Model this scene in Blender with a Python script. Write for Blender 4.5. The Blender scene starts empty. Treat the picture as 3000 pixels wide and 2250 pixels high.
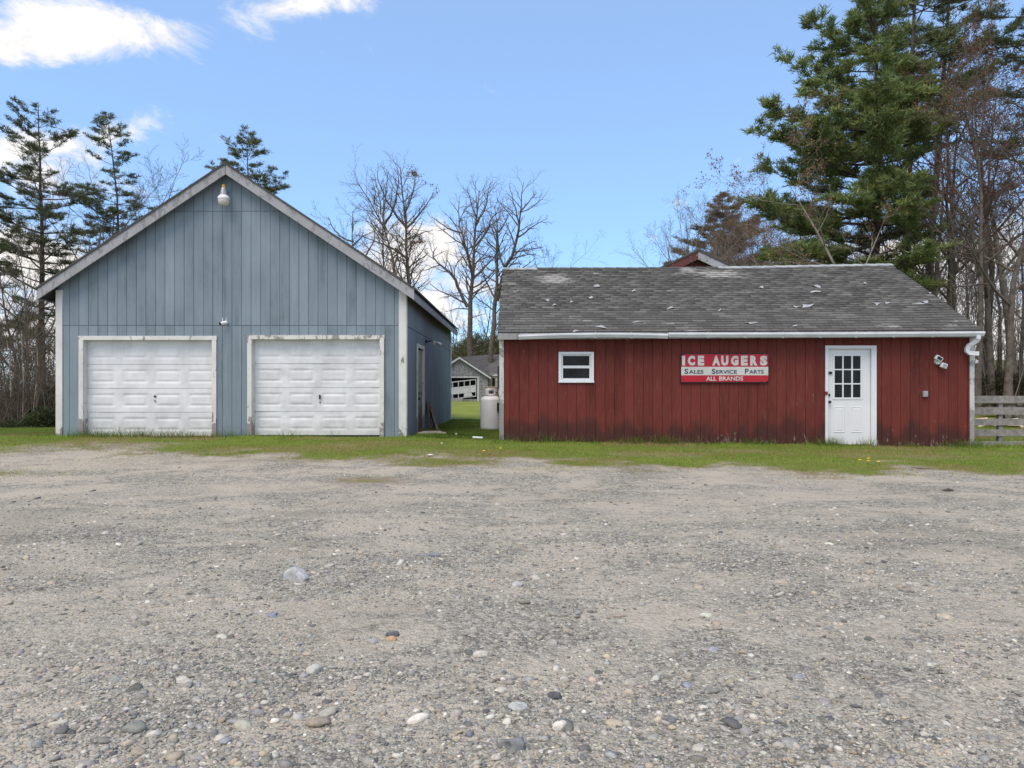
import bpy, math, random
import numpy as np
from mathutils import Vector, Matrix

# ------------------------------------------------------------------ camera, sky, sun, exposure
sc = bpy.context.scene
COL = sc.collection
F = 2050.0          # focal length in photo pixels (3000 wide)
VX, VY = 1540.0, 1150.0
CZ = 1.35
cam = bpy.data.cameras.new('camera')
cam.sensor_width = 36.0
cam.lens = F / 3000 * 36
cam.shift_x = (1500 - VX) / 3000
cam.shift_y = (VY - 1125) / 3000
cam.clip_start = 0.05
cam.clip_end = 3000
camo = bpy.data.objects.new('camera', cam)
COL.objects.link(camo)
camo.location = (0, 0, CZ)
camo.rotation_euler = (math.pi / 2, 0, 0)
sc.camera = camo

SUN_EL, SUN_AZ = math.radians(60), math.radians(213)   # azimuth clockwise from +Y: behind the camera, to its left
sun = bpy.data.lights.new('sun', 'SUN')
sun.energy = 2.8
sun.angle = math.radians(40)
sun.color = (1.0, 0.855, 0.67)
suno = bpy.data.objects.new('sun', sun)
COL.objects.link(suno)
sd = Vector((math.sin(SUN_AZ) * math.cos(SUN_EL), math.cos(SUN_AZ) * math.cos(SUN_EL), math.sin(SUN_EL)))
suno.rotation_euler = sd.to_track_quat('Z', 'Y').to_euler()
suno.location = (-10, -15, 25)

sc.cycles.max_bounces = 5
sc.cycles.diffuse_bounces = 3
sc.cycles.glossy_bounces = 2
sc.cycles.transmission_bounces = 2
sc.view_settings.view_transform = 'Standard'
sc.view_settings.look = 'None'
sc.view_settings.gamma = 1.0
sc.view_settings.use_curve_mapping = False
sc.view_settings.exposure = 0.11


class NT:
    """small helper for node trees"""
    def __init__(s, tree):
        s.t = tree
        s.l = tree.links

    def new(s, typ, **kw):
        n = s.t.nodes.new(typ)
        for k, v in kw.items():
            setattr(n, k, v)
        return n

    def put(s, sock, v):
        if isinstance(v, bpy.types.NodeSocket):
            s.l.new(v, sock)
        elif v is not None:
            if isinstance(v, (tuple, list)) and sock.type == 'RGBA' and len(v) == 3:
                v = (*v, 1)
            sock.default_value = v

    def math(s, op, a, b=None, c=None, clamp=False):
        n = s.new('ShaderNodeMath', operation=op, use_clamp=clamp)
        s.put(n.inputs[0], a)
        if b is not None: s.put(n.inputs[1], b)
        if c is not None: s.put(n.inputs[2], c)
        return n.outputs[0]

    def vmul(s, v, m):
        n = s.new('ShaderNodeVectorMath', operation='MULTIPLY')
        s.put(n.inputs[0], v); s.put(n.inputs[1], m)
        return n.outputs[0]

    def vadd(s, v, m):
        n = s.new('ShaderNodeVectorMath', operation='ADD')
        s.put(n.inputs[0], v); s.put(n.inputs[1], m)
        return n.outputs[0]

    def mix(s, f, a, b, blend='MIX'):
        n = s.new('ShaderNodeMix', data_type='RGBA', blend_type=blend)
        s.put(n.inputs[0], f); s.put(n.inputs[6], a); s.put(n.inputs[7], b)
        return n.outputs[2]

    def noise(s, v, scale, detail=4, rough=0.55, dist=0.0):
        n = s.new('ShaderNodeTexNoise')
        if v is not None: s.put(n.inputs['Vector'], v)
        n.inputs['Scale'].default_value = scale
        n.inputs['Detail'].default_value = detail
        n.inputs['Roughness'].default_value = rough
        n.inputs['Distortion'].default_value = dist
        return n.outputs[0]

    def ss(s, v, a, b):
        n = s.new('ShaderNodeMapRange', interpolation_type='SMOOTHSTEP')
        s.put(n.inputs[0], v)
        n.inputs[1].default_value = a; n.inputs[2].default_value = b
        n.inputs[3].default_value = 0; n.inputs[4].default_value = 1
        return n.outputs[0]

    def ramp(s, f, stops, interp='LINEAR'):
        n = s.new('ShaderNodeValToRGB')
        cr = n.color_ramp
        cr.interpolation = interp
        while len(cr.elements) < len(stops):
            cr.elements.new(0.5)
        for e, (p, c) in zip(cr.elements, stops):
            e.position = p; e.color = (*c, 1)
        s.put(n.inputs[0], f)
        return n.outputs[0]

    def bump(s, h, strength=0.3, dist=0.01):
        n = s.new('ShaderNodeBump')
        n.inputs['Strength'].default_value = strength
        n.inputs['Distance'].default_value = dist
        s.put(n.inputs['Height'], h)
        return n.outputs[0]


w = bpy.data.worlds.new('World')
sc.world = w
w.use_nodes = True
w.node_tree.nodes.clear()
T = NT(w.node_tree)
sky = T.new('ShaderNodeTexSky', sky_type='NISHITA')
sky.sun_disc = False
sky.sun_elevation = SUN_EL
sky.sun_rotation = SUN_AZ
sky.altitude = 100
sky.air_density = 1.0
sky.dust_density = 0.6
sky.ozone_density = 2.0
tc = T.new('ShaderNodeTexCoord')
sep = T.new('ShaderNodeSeparateXYZ')
T.put(sep.inputs[0], tc.outputs['Generated'])
dx, dy, dz = sep.outputs
# clouds: soft fractal patches over the whole dome, a few of them where the photograph has them
zz = T.math('ADD', T.math('MAXIMUM', dz, 0.0), 0.10)
comb = T.new('ShaderNodeCombineXYZ')
T.put(comb.inputs[0], T.math('DIVIDE', dx, zz)); T.put(comb.inputs[1], T.math('DIVIDE', dy, zz)); comb.inputs[2].default_value = 3.7
big = T.noise(comb.outputs[0], 0.42, 3, 0.5)
fine = T.noise(T.vmul(tc.outputs['Generated'], (1, 1, 1.9)), 9.0, 9, 0.66, 0.4)
ysafe = T.math('MAXIMUM', dy, 0.05)
u = T.math('DIVIDE', dx, ysafe)
v = T.math('DIVIDE', dz, ysafe)
bias = None
for (px, py, a, b, s_) in [(480, 110, 250, 90, .29), (170, 40, 280, 110, .29), (930, 0, 190, 55, .31), (120, 160, 120, 60, .20), (20, 440, 150, 110, .30),
                           (350, 400, 130, 55, .28), (230, 520, 160, 130, .24), (20, 150, 60, 60, .25),
                           (1270, 700, 120, 70, .27), (1120, 730, 130, 75, .25), (1250, 850, 300, 150, .36), (2760, 880, 480, 330, .50), (2900, 60, 200, 120, .20), (1930, 700, 60, 25, .16),
                           (60, 880, 360, 260, .46), (1985, 598, 40, 30, .26)]:
    eu = T.math('DIVIDE', T.math('SUBTRACT', u, (px - VX) / F), a / F)
    ev = T.math('DIVIDE', T.math('SUBTRACT', v, (VY - py) / F), b / F)
    r2 = T.math('ADD', T.math('MULTIPLY', eu, eu), T.math('MULTIPLY', ev, ev))
    g = T.math('MULTIPLY', T.math('POWER', 2.718, T.math('MULTIPLY', r2, -1.0)), s_)
    bias = g if bias is None else T.math('ADD', bias, g)
front = T.ss(dy, 0.1, 0.3)
bias = T.math('MULTIPLY', bias, front)
# outside the view heavier unseen cloud is added, to whiten the light
gen = T.math('MULTIPLY', T.math('SUBTRACT', 1.0, T.ss(dy, 0.45, 0.7)), T.math('MULTIPLY', T.ss(big, 0.26, 0.50), 0.36))
dens = T.math('ADD', T.math('ADD', T.math('MULTIPLY', fine, 1.0), bias), gen)
cl = T.ss(dens, 0.64, 0.92)
cl = T.math('MULTIPLY', cl, T.ss(dz, -0.02, 0.02))
skyc = T.mix(1.0, sky.outputs[0], (0.74, 1.10, 1.50), 'MULTIPLY')
whit = T.mix(0.32, skyc, (4.6, 6.1, 7.6))
cloudc = T.mix(T.ss(fine, 0.4, 0.62), (5.4, 5.5, 5.8), (6.9, 6.6, 6.3))
bg = T.new('ShaderNodeBackground')
T.put(bg.inputs[0], T.mix(cl, whit, cloudc))
bg.inputs[1].default_value = 0.15
out = T.new('ShaderNodeOutputWorld')
T.l.new(bg.outputs[0], out.inputs[0])

# ------------------------------------------------------------------ helpers
rng = np.random.default_rng(7)
random.seed(7)
WLOC = {}


def tag(o, label=None, cat=None, group=None, kind=None):
    if label: o['label'] = label
    if cat: o['category'] = cat
    if group: o['group'] = group
    if kind: o['kind'] = kind
    return o


def empty(name, loc, label, cat, group=None, rz=0.0):
    o = bpy.data.objects.new(name, None)
    COL.objects.link(o)
    o.location = loc
    o.rotation_euler = (0, 0, rz)
    WLOC[o.name] = Vector(loc)
    return tag(o, label, cat, group)


def mesh_np(name, V, Fc, mat=None, smooth=False, attrs=None):
    """V (n,3); Fc (m,k) array, or a list of index lists"""
    me = bpy.data.meshes.new(name)
    V = np.asarray(V, dtype=np.float32)
    if isinstance(Fc, np.ndarray):
        m, k = Fc.shape
        me.vertices.add(len(V)); me.vertices.foreach_set('co', V.ravel())
        me.loops.add(m * k); me.loops.foreach_set('vertex_index', Fc.astype(np.int32).ravel())
        me.polygons.add(m)
        me.polygons.foreach_set('loop_start', np.arange(0, m * k, k, dtype=np.int32))
        me.polygons.foreach_set('loop_total', np.full(m, k, dtype=np.int32))
        me.update(calc_edges=True)
    else:
        me.from_pydata([tuple(map(float, p)) for p in V], [], [list(map(int, f)) for f in Fc])
        me.update()
    if smooth:
        me.polygons.foreach_set('use_smooth', np.ones(len(me.polygons), dtype=bool))
    for an, (typ, data) in (attrs or {}).items():
        at = me.attributes.new(an, typ, 'POINT')
        if typ == 'FLOAT_COLOR':
            d = np.ones((len(V), 4), dtype=np.float32); d[:, :3] = data
            at.data.foreach_set('color', d.ravel())
        else:
            at.data.foreach_set('value', np.asarray(data, dtype=np.float32))
    if mat: me.materials.append(mat)
    return me


def link(name, me, parent=None, loc=(0, 0, 0)):
    o = bpy.data.objects.new(name, me)
    COL.objects.link(o)
    o.location = loc
    if parent: o.parent = parent
    return o


class MB:
    """collects shapes in world coordinates into one mesh object"""
    def __init__(s):
        s.v, s.f, s.n = [], [], 0

    def add(s, V, Fc):
        V = np.asarray(V, float)
        s.v.append(V)
        s.f += [[i + s.n for i in f] for f in Fc]
        s.n += len(V)
        return s

    def box(s, x0, x1, y0, y1, z0, z1):
        V = [(x, y, z) for z in (z0, z1) for y in (y0, y1) for x in (x0, x1)]
        return s.add(V, [(0, 2, 3, 1), (4, 5, 7, 6), (0, 1, 5, 4), (2, 6, 7, 3), (0, 4, 6, 2), (1, 3, 7, 5)])

    def obox(s, p0, p1, w, h, up=(0, 0, 1)):
        """box along p0-p1 with width w (side) and height h (up)"""
        p0, p1 = Vector(p0), Vector(p1)
        d = (p1 - p0).normalized()
        sd_ = d.cross(Vector(up)).normalized()
        u_ = sd_.cross(d).normalized()
        V = []
        for p in (p0, p1):
            for a, b in ((-1, -1), (1, -1), (1, 1), (-1, 1)):
                V.append(p + sd_ * (a * w / 2) + u_ * (b * h / 2))
        return s.add([tuple(q) for q in V], [(3, 2, 1, 0), (4, 5, 6, 7), (0, 1, 5, 4), (1, 2, 6, 5), (2, 3, 7, 6), (3, 0, 4, 7)])

    def prism(s, poly, y0, y1):
        """polygon of (x,z), extruded y0..y1 (counter-clockwise seen from the front, -y)"""
        n = len(poly)
        V = [(x, y0, z) for x, z in poly] + [(x, y1, z) for x, z in poly]
        Fc = [list(range(n)), list(range(2 * n - 1, n - 1, -1))]
        for i in range(n):
            j = (i + 1) % n
            Fc.append([j, i, i + n, j + n])
        return s.add(V, Fc)

    def xprism(s, poly, x0, x1):
        """polygon of (y,z), extruded along x"""
        n = len(poly)
        V = [(x0, y, z) for y, z in poly] + [(x1, y, z) for y, z in poly]
        Fc = [list(range(n - 1, -1, -1)), list(range(n, 2 * n))]
        for i in range(n):
            j = (i + 1) % n
            Fc.append([i, j, j + n, i + n])
        return s.add(V, Fc)

    def lathe(s, cx, cy, prof, k=24):
        V, Fc = [], []
        for r, z in prof:
            for i in range(k):
                a = 2 * math.pi * i / k
                V.append((cx + r * math.cos(a), cy + r * math.sin(a), z))
        for j in range(len(prof) - 1):
            for i in range(k):
                i2 = (i + 1) % k
                Fc.append((j * k + i, j * k + i2, (j + 1) * k + i2, (j + 1) * k + i))
        Fc.append(list(range(k - 1, -1, -1)))
        Fc.append([(len(prof) - 1) * k + i for i in range(k)])
        return s.add(V, Fc)

    def tube(s, pts, r, k=8):
        pts = [Vector(p) for p in pts]
        V, Fc = [], []
        for i, p in enumerate(pts):
            d = (pts[min(i + 1, len(pts) - 1)] - pts[max(i - 1, 0)]).normalized()
            a = Vector((0, 0, 1)) if abs(d.z) < .9 else Vector((1, 0, 0))
            u_ = d.cross(a).normalized(); v_ = d.cross(u_)
            rr = r[i] if isinstance(r, (list, tuple)) else r
            for q in range(k):
                t = 2 * math.pi * q / k
                V.append(tuple(p + u_ * rr * math.cos(t) + v_ * rr * math.sin(t)))
        for i in range(len(pts) - 1):
            for q in range(k):
                q2 = (q + 1) % k
                Fc.append((i * k + q, (i + 1) * k + q, (i + 1) * k + q2, i * k + q2))
        Fc.append(list(range(k))); Fc.append([(len(pts) - 1) * k + q for q in range(k - 1, -1, -1)])
        return s.add(V, Fc)

    def build(s, name, mat, parent=None, smooth=False, bevel=0.0):
        V = np.concatenate(s.v)
        c = (V.min(0) + V.max(0)) / 2
        if parent is None:
            c[2] = V[:, 2].min()
        me = mesh_np(name, V - c, s.f, mat, smooth)
        o = bpy.data.objects.new(name, me)
        COL.objects.link(o)
        WLOC[o.name] = Vector(c)
        if parent:
            o.parent = parent
            o.location = Vector(c) - WLOC[parent.name]
        else:
            o.location = c
        if bevel:
            m = o.modifiers.new('bevel', 'BEVEL'); m.width = bevel; m.segments = 2; m.limit_method = 'ANGLE'
        if smooth:
            me.set_sharp_from_angle(angle=math.radians(40))
        return o


def vnoise(x, y, seed=0):
    """value noise 0..1 on numpy arrays"""
    x = np.asarray(x, float); y = np.asarray(y, float)
    xi, yi = np.floor(x).astype(np.int64), np.floor(y).astype(np.int64)
    fx, fy = x - xi, y - yi
    fx = fx * fx * (3 - 2 * fx); fy = fy * fy * (3 - 2 * fy)

    def h(a, b):
        n = (a * 374761393 + b * 668265263 + seed * 974634777) & 0xffffffff
        n = ((n ^ (n >> 13)) * 1274126177) & 0xffffffff
        return ((n ^ (n >> 16)) & 0xffff) / 65535.0
    return (h(xi, yi) * (1 - fx) + h(xi + 1, yi) * fx) * (1 - fy) + (h(xi, yi + 1) * (1 - fx) + h(xi + 1, yi + 1) * fx) * fy


def fbm(x, y, seed=0, o=4):
    s_, a, t = 0, 1.0, 0
    for i in range(o):
        s_ = s_ + a * vnoise(x * 2 ** i, y * 2 ** i, seed + i); t += a; a *= .5
    return s_ / t


def sstep(a, b, x):
    t = np.clip((np.asarray(x, float) - a) / (b - a), 0, 1)
    return t * t * (3 - 2 * t)


def X(px, d): return (px - VX) / F * d
def Z(py, d): return CZ + (VY - py) / F * d


# ------------------------------------------------------------------ materials
def material(name, rough=0.7, spec=0.3):
    m = bpy.data.materials.new(name)
    m.use_nodes = True
    m.node_tree.nodes.clear()
    t = NT(m.node_tree)
    p = t.new('ShaderNodeBsdfPrincipled')
    p.inputs['Roughness'].default_value = rough
    p.inputs['Specular IOR Level'].default_value = spec
    o = t.new('ShaderNodeOutputMaterial')
    t.l.new(p.outputs[0], o.inputs[0])
    return m, t, p


def pos(t):
    return t.new('ShaderNodeNewGeometry').outputs['Position']


def zc(t, vec):
    s = t.new('ShaderNodeSeparateXYZ'); t.put(s.inputs[0], vec)
    return s.outputs


def plain(name, col, rough=0.6, var=0.25, scale=6.0, spec=0.3, bump=0.0, metal=0.0):
    m, t, p = material(name, rough, spec)
    P = pos(t)
    n = t.noise(P, scale, 5, 0.6)
    lo = tuple(c * (1 - var) for c in col); hi = tuple(min(1, c * (1 + var)) for c in col)
    t.put(p.inputs['Base Color'], t.ramp(n, [(0.3, lo), (0.7, hi)]))
    p.inputs['Metallic'].default_value = metal
    if bump:
        t.put(p.inputs['Normal'], t.bump(t.noise(P, scale * 6, 4), bump, 0.01))
    return m


def attr_mat(name, rough=0.7, spec=0.2, trans=0.0):
    m, t, p = material(name, rough, spec)
    a = t.new('ShaderNodeAttribute'); a.attribute_name = 'col'
    t.put(p.inputs['Base Color'], a.outputs['Color'])
    if trans:
        o = [n for n in t.t.nodes if n.type == 'OUTPUT_MATERIAL'][0]
        tr = t.new('ShaderNodeBsdfTranslucent'); t.put(tr.inputs[0], a.outputs['Color'])
        mx = t.new('ShaderNodeMixShader'); mx.inputs[0].default_value = trans
        t.l.new(p.outputs[0], mx.inputs[1]); t.l.new(tr.outputs[0], mx.inputs[2]); t.l.new(mx.outputs[0], o.inputs[0])
    return m


def painted_boards(name, base, worn, dirt, z_dirt, worn_amt, dirt_amt, seed=0.0):
    """weathered paint on grooved plywood: streaks, blotches, peeled and mildewed foot"""
    m, t, p = material(name, 0.75, 0.2)
    P = t.vadd(pos(t), (seed, 0, 0))
    x, y, z = zc(t, P)
    oi = t.new('ShaderNodeObjectInfo')
    blot = t.noise(t.vmul(P, (1, 1, .7)), 1.1, 6, 0.62)
    streak = t.noise(t.vmul(P, (9, 9, .55)), 1.0, 6, 0.65)
    grain = t.noise(t.vmul(P, (60, 60, 3)), 1.0, 4, 0.6)
    f = t.math('ADD', t.math('ADD', t.math('MULTIPLY', blot, .7), t.math('MULTIPLY', streak, .6)), t.math('MULTIPLY', oi.outputs['Random'], .22))
    d2 = tuple(c * .50 for c in base); h2 = tuple(c * 1.30 for c in base)
    mid = tuple(c * 1.0 for c in base)
    c = t.ramp(f, [(0.42, d2), (0.66, mid), (0.98, h2)])
    c = t.mix(t.math('MULTIPLY', t.ss(grain, .45, .8), .16), c, worn)
    # mildew splashed up from the ground, ragged upper edge
    hgt = t.math('SUBTRACT', z_dirt, z)
    rag = t.math('ADD', hgt, t.math('MULTIPLY', t.math('SUBTRACT', t.noise(t.vmul(P, (2.5, 2.5, .8)), 1.0, 6, .7), .5), 1.5))
    md = t.math('MULTIPLY', t.ss(rag, 0.0, 0.35), dirt_amt)
    c = t.mix(md, c, dirt)
    # peeled flecks low on the boards
    fl = t.noise(t.vmul(P, (14, 14, 5)), 1.0, 6, .7)
    lowf = t.ss(t.math('SUBTRACT', z_dirt - .25, z), -.1, .5)
    pk = t.ss(t.math('ADD', fl, t.math('MULTIPLY', lowf, .17)), .66, .74)
    c = t.mix(t.math('MULTIPLY', pk, worn_amt), c, worn)
    t.put(p.inputs['Base Color'], c)
    t.put(p.inputs['Normal'], t.bump(t.math('ADD', grain, streak), .25, .004))
    return m


def peeled(name, paint, wood, amt, zlo=None, spec=0.3):
    """white paint peeling off grey wood, worse near the foot"""
    m, t, p = material(name, 0.6, spec)
    P = pos(t)
    x, y, z = zc(t, P)
    n = t.noise(t.vmul(P, (1, 1, .45)), 9.0, 6, .65, .4)
    th = amt
    e = n
    if zlo is not None:
        e = t.math('ADD', n, t.math('MULTIPLY', t.ss(t.math('SUBTRACT', zlo, z), -.35, .35), .32))
    k = t.ss(e, th, th + .035)
    wn = t.noise(t.vmul(P, (20, 20, 20)), 2.0, 4, .6)
    wc = t.ramp(wn, [(.3, tuple(c * .6 for c in wood)), (.7, tuple(c * 1.25 for c in wood))])
    dn = t.noise(P, 2.3, 6, .65)
    pc = t.ramp(dn, [(.3, tuple(c * .8 for c in paint)), (.65, paint)])
    t.put(p.inputs['Base Color'], t.mix(k, pc, wc))
    t.put(p.inputs['Normal'], t.bump(t.math('SUBTRACT', 1.0, k), .5, .004))
    return m


M_BLUE = painted_boards('blue_grey_paint', (0.190, 0.236, 0.272), (0.30, 0.36, 0.40), (0.07, 0.085, 0.10), .42, .55, .45)
M_RED = painted_boards('barn_red_paint', (0.132, 0.027, 0.021), (0.30, 0.25, 0.23), (0.044, 0.024, 0.022), .80, .70, .72, 5.0)
M_TRIM = peeled('peeling_white_trim', (.72, .71, .68), (.26, .24, .22), .66, .55)
M_CASE = peeled('flaking_white_casing', (.72, .71, .68), (.32, .29, .27), .61, .66)
M_CASE2 = peeled('badly_flaking_casing', (.70, .69, .66), (.33, .30, .28), .52, .66)
M_FASC = peeled('greying_fascia', (.36, .36, .375), (.25, .25, .255), .54)
M_FASC2 = peeled('bare_fascia', (.33, .325, .32), (.22, .21, .20), .52)
M_WHITE = plain('clean_white_paint', (.76, .77, .79), .45, .05, 1.5)
M_ALU = plain('white_gutter_metal', (.66, .68, .72), .35, .14, 3.0, .5)
M_VINYL = plain('white_vinyl', (.74, .76, .79), .4, .05, 3.0)
M_DARK = plain('dark_void', (.012, .012, .013), .9, .3)
M_BLACK = plain('black_hardware', (.02, .02, .022), .4, .3, 20)
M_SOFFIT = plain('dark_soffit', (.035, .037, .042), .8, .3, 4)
M_RSOFFIT = plain('red_soffit', (.10, .03, .025), .8, .3, 4)
M_WOODB = plain('brown_weathered_board', (.21, .145, .105), .85, .45, 9, .2, .4)
M_WOODG = plain('grey_weathered_board', (.27, .25, .235), .85, .35, 9, .2, .4)
M_PLANK = plain('pale_old_plank', (.44, .37, .31), .85, .3, 9, .2, .4)
M_GREYMET = plain('grey_metal', (.35, .36, .38), .4, .2, 20, .5, 0, .3)
M_TANK = None
M_YEL = plain('yellow_photocell', (.55, .36, .08), .5, .2, 20)
M_LAMPG = plain('pale_lamp_glass', (.58, .56, .50), .2, .15, 25, .6)
M_RUST = plain('rusty_rim', (.30, .15, .08), .8, .4, 12)
M_CONC = plain('concrete_block', (.36, .35, .33), .9, .25, 9, .2, .3)


def glass_dark():
    m, t, p = material('dark_window_glass', 0.05, 0.18)
    n = t.noise(pos(t), 3.0, 3)
    t.put(p.inputs['Base Color'], t.ramp(n, [(.3, (.006, .007, .008)), (.7, (.022, .024, .027))]))
    t.put(p.inputs['Normal'], t.bump(t.noise(pos(t), 2.2, 1), .12, .02))
    return m


M_GLASS = glass_dark()


def door_steel():
    m, t, p = material('white_door_steel', 0.42, 0.35)
    P = pos(t)
    x, y, z = zc(t, P)
    n = t.noise(t.vmul(P, (1.3, 1.3, .9)), 2.0, 6, .6)
    c = t.ramp(n, [(.28, (.60, .60, .61)), (.6, (.76, .77, .79))])
    rag = t.math('ADD', t.math('SUBTRACT', .95, z), t.math('MULTIPLY', t.math('SUBTRACT', t.noise(P, 2.6, 6, .68), .5), 1.6))
    c = t.mix(t.math('MULTIPLY', t.ss(rag, .0, .5), .34), c, (.40, .40, .38))
    # chipped specks
    sp = t.ss(t.noise(P, 19.0, 3, .6), .765, .785)
    c = t.mix(t.math('MULTIPLY', sp, .7), c, (.2, .16, .13))
    t.put(p.inputs['Base Color'], c)
    t.put(p.inputs['Normal'], t.bump(t.noise(P, 2.0, 2), .30, .03))
    return m


M_GDOOR = door_steel()


def shingle_mat():
    m, t, p = material('grey_asphalt_shingle', 0.9, 0.2)
    P = pos(t)
    a = t.new('ShaderNodeAttribute'); a.attribute_name = 'tone'
    n = t.noise(P, 1.3, 6, .65)
    g = t.noise(P, 70, 3, .6)
    base = t.ramp(t.math('ADD', t.math('MULTIPLY', n, .6), t.math('MULTIPLY', a.outputs['Fac'], .4)),
                  [(.28, (.060, .059, .055)), (.5, (.100, .098, .092)), (.75, (.155, .151, .142))])
    base = t.mix(t.math('MULTIPLY', t.ss(g, .35, .75), .35), base, (.17, .165, .155))
    # bare patches where the granules are gone
    w_ = t.noise(t.vmul(P, (.85, 2.4, 2.4)), 1.25, 7, .68, .2)
    k = t.ss(t.math('ADD', w_, t.math('MULTIPLY', a.outputs['Fac'], .07)), .645, .72)
    base = t.mix(t.math('MULTIPLY', k, .7), base, (.36, .35, .335))
    # two long bald stretches high on the slope
    px_ = zc(t, P)
    bald = None
    for bx_, bz_, wx_, wz_ in ((.75, 4.25, .55, .22), (5.1, 4.42, .75, .20), (4.2, 4.58, .25, .10)):
        eu = t.math('DIVIDE', t.math('SUBTRACT', px_[0], bx_), wx_); ev = t.math('DIVIDE', t.math('SUBTRACT', px_[2], bz_), wz_)
        q_ = t.math('POWER', 2.718, t.math('MULTIPLY', t.math('ADD', t.math('MULTIPLY', eu, eu), t.math('MULTIPLY', ev, ev)), -1.0))
        bald = q_ if bald is None else t.math('ADD', bald, q_)
    bn = t.noise(t.vmul(P, (1.6, 14, 14)), 1.0, 5, .7)
    base = t.mix(t.math('MULTIPLY', t.ss(t.math('ADD', bn, t.math('MULTIPLY', bald, .34)), .68, .76), .8), base, (.40, .39, .37))
    sm = t.ss(t.noise(t.vmul(P, (4, 12, 12)), 2.0, 5, .7), .66, .72)
    base = t.mix(t.math('MULTIPLY', sm, .65), base, (.42, .41, .40))
    t.put(p.inputs['Base Color'], base)
    t.put(p.inputs['Normal'], t.bump(g, .4, .004))
    return m


M_SHING = shingle_mat()
M_CAP = plain('pale_ridge_cap', (.32, .34, .35), .8, .3, 5, .3, .2)
M_SCRAP = plain('torn_shingle_back', (.36, .37, .38), .9, .3, 8)

M_BARK = plain('grey_brown_bark', (.125, .106, .090), .95, .45, 5, .1, .8)
M_BARKG = plain('pale_grey_bark', (.23, .205, .175), .95, .4, 5, .1, .6)
M_BARKD = plain('dark_pine_bark', (.095, .076, .064), .95, .45, 5, .1, .8)
M_LEAF = attr_mat('foliage', .65, .25, .25)
M_GRASS = attr_mat('grass_blades', .7, .2, .35)
def stone_mat():
    m, t, p = material('stones', .82, .22)
    P = pos(t)
    a = t.new('ShaderNodeAttribute'); a.attribute_name = 'col'
    n = t.noise(P, 38, 6, .7)
    c = t.mix(1.0, a.outputs['Color'], t.ramp(n, [(.25, (.62, .61, .60)), (.55, (1, 1, 1)), (.8, (1.35, 1.32, 1.28))]), 'MULTIPLY')
    t.put(p.inputs['Base Color'], c)
    t.put(p.inputs['Normal'], t.bump(t.noise(P, 60, 5, .7), .7, .008))
    return m


M_STONE = stone_mat()

# ------------------------------------------------------------------ the ground
def ground_z(x, y):
    x = np.asarray(x, float); y = np.asarray(y, float)
    top = np.interp(x, [-30, -10, -2.6, 0.0, 9.6, 30], [.40, .40, .37, .29, .17, .12])
    z = top * sstep(9, 15, y)
    # behind the buildings the lawn levels out
    z = z + (0.62 - z) * sstep(17, 40, y) * sstep(-10, -6, x) * .9
    # left: brow of the lawn, then it falls to the woods
    z = z - np.clip(y - 18.6, 0, 24) * .13 * sstep(-7.5, -9.5, x)
    # right: a leaf-strewn bank and a field rise
    z = z + np.clip(y - 22.5, 0, 60) * .075 * sstep(6, 11, x)
    z = z + np.clip(y - 70, 0, 400) * .012
    z = z + (fbm(x * .35, y * .35, 3) - .5) * .10 * sstep(1.5, 6, y) * (1 - .7 * sstep(10, 12, y))
    z = z + (fbm(x * 2.2, y * 2.2, 9, 4) - .5) * .036
    return z


def edge_y(x):
    """where the gravel gives way to grass"""
    x = np.asarray(x, float)
    b = np.interp(x, [-30, -12, -9, -6.5, -4, -2, 1, 4, 8, 12, 30], [12.0, 11.9, 12.6, 12.5, 12.2, 11.75, 11.55, 11.15, 11.2, 11.0, 11.0])
    return b + (fbm(x * .8, x * 0 + 3.3, 21) - .5) * .9


def grassiness(x, y):
    """0 bare gravel .. 1 thick grass"""
    x = np.asarray(x, float); y = np.asarray(y, float)
    d = y - edge_y(x)
    g = sstep(-.6, 1.5, d + (fbm(x * 1.1, y * 1.6, 31) - .5) * 2.6 + (fbm(x * 4, y * 6, 33) - .5) * .9)
    bare = sstep(.57, .70, fbm(x * .55 + 4, y * 1.3, 41)) * (1 - sstep(13.9, 14.6, y))
    g = g * (1 - .42 * bare)
    worn = np.exp(-(((x + 8.2) / 1.6) ** 2 + ((y - 13.2) / 1.1) ** 2))        # driven ground before the left door
    g = g * (1 - .5 * worn)
    moss = .55 * np.exp(-(((x + 2.35) / .55) ** 2 + ((y - 10.4) / .28) ** 2)) + .5 * np.exp(-(((x + 8.5) / 1.4) ** 2 + ((y - 10.9) / .35) ** 2)) * vnoise(x * 3, y * 5, 5)
    return np.clip(np.maximum(g, moss), 0, 1)


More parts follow.
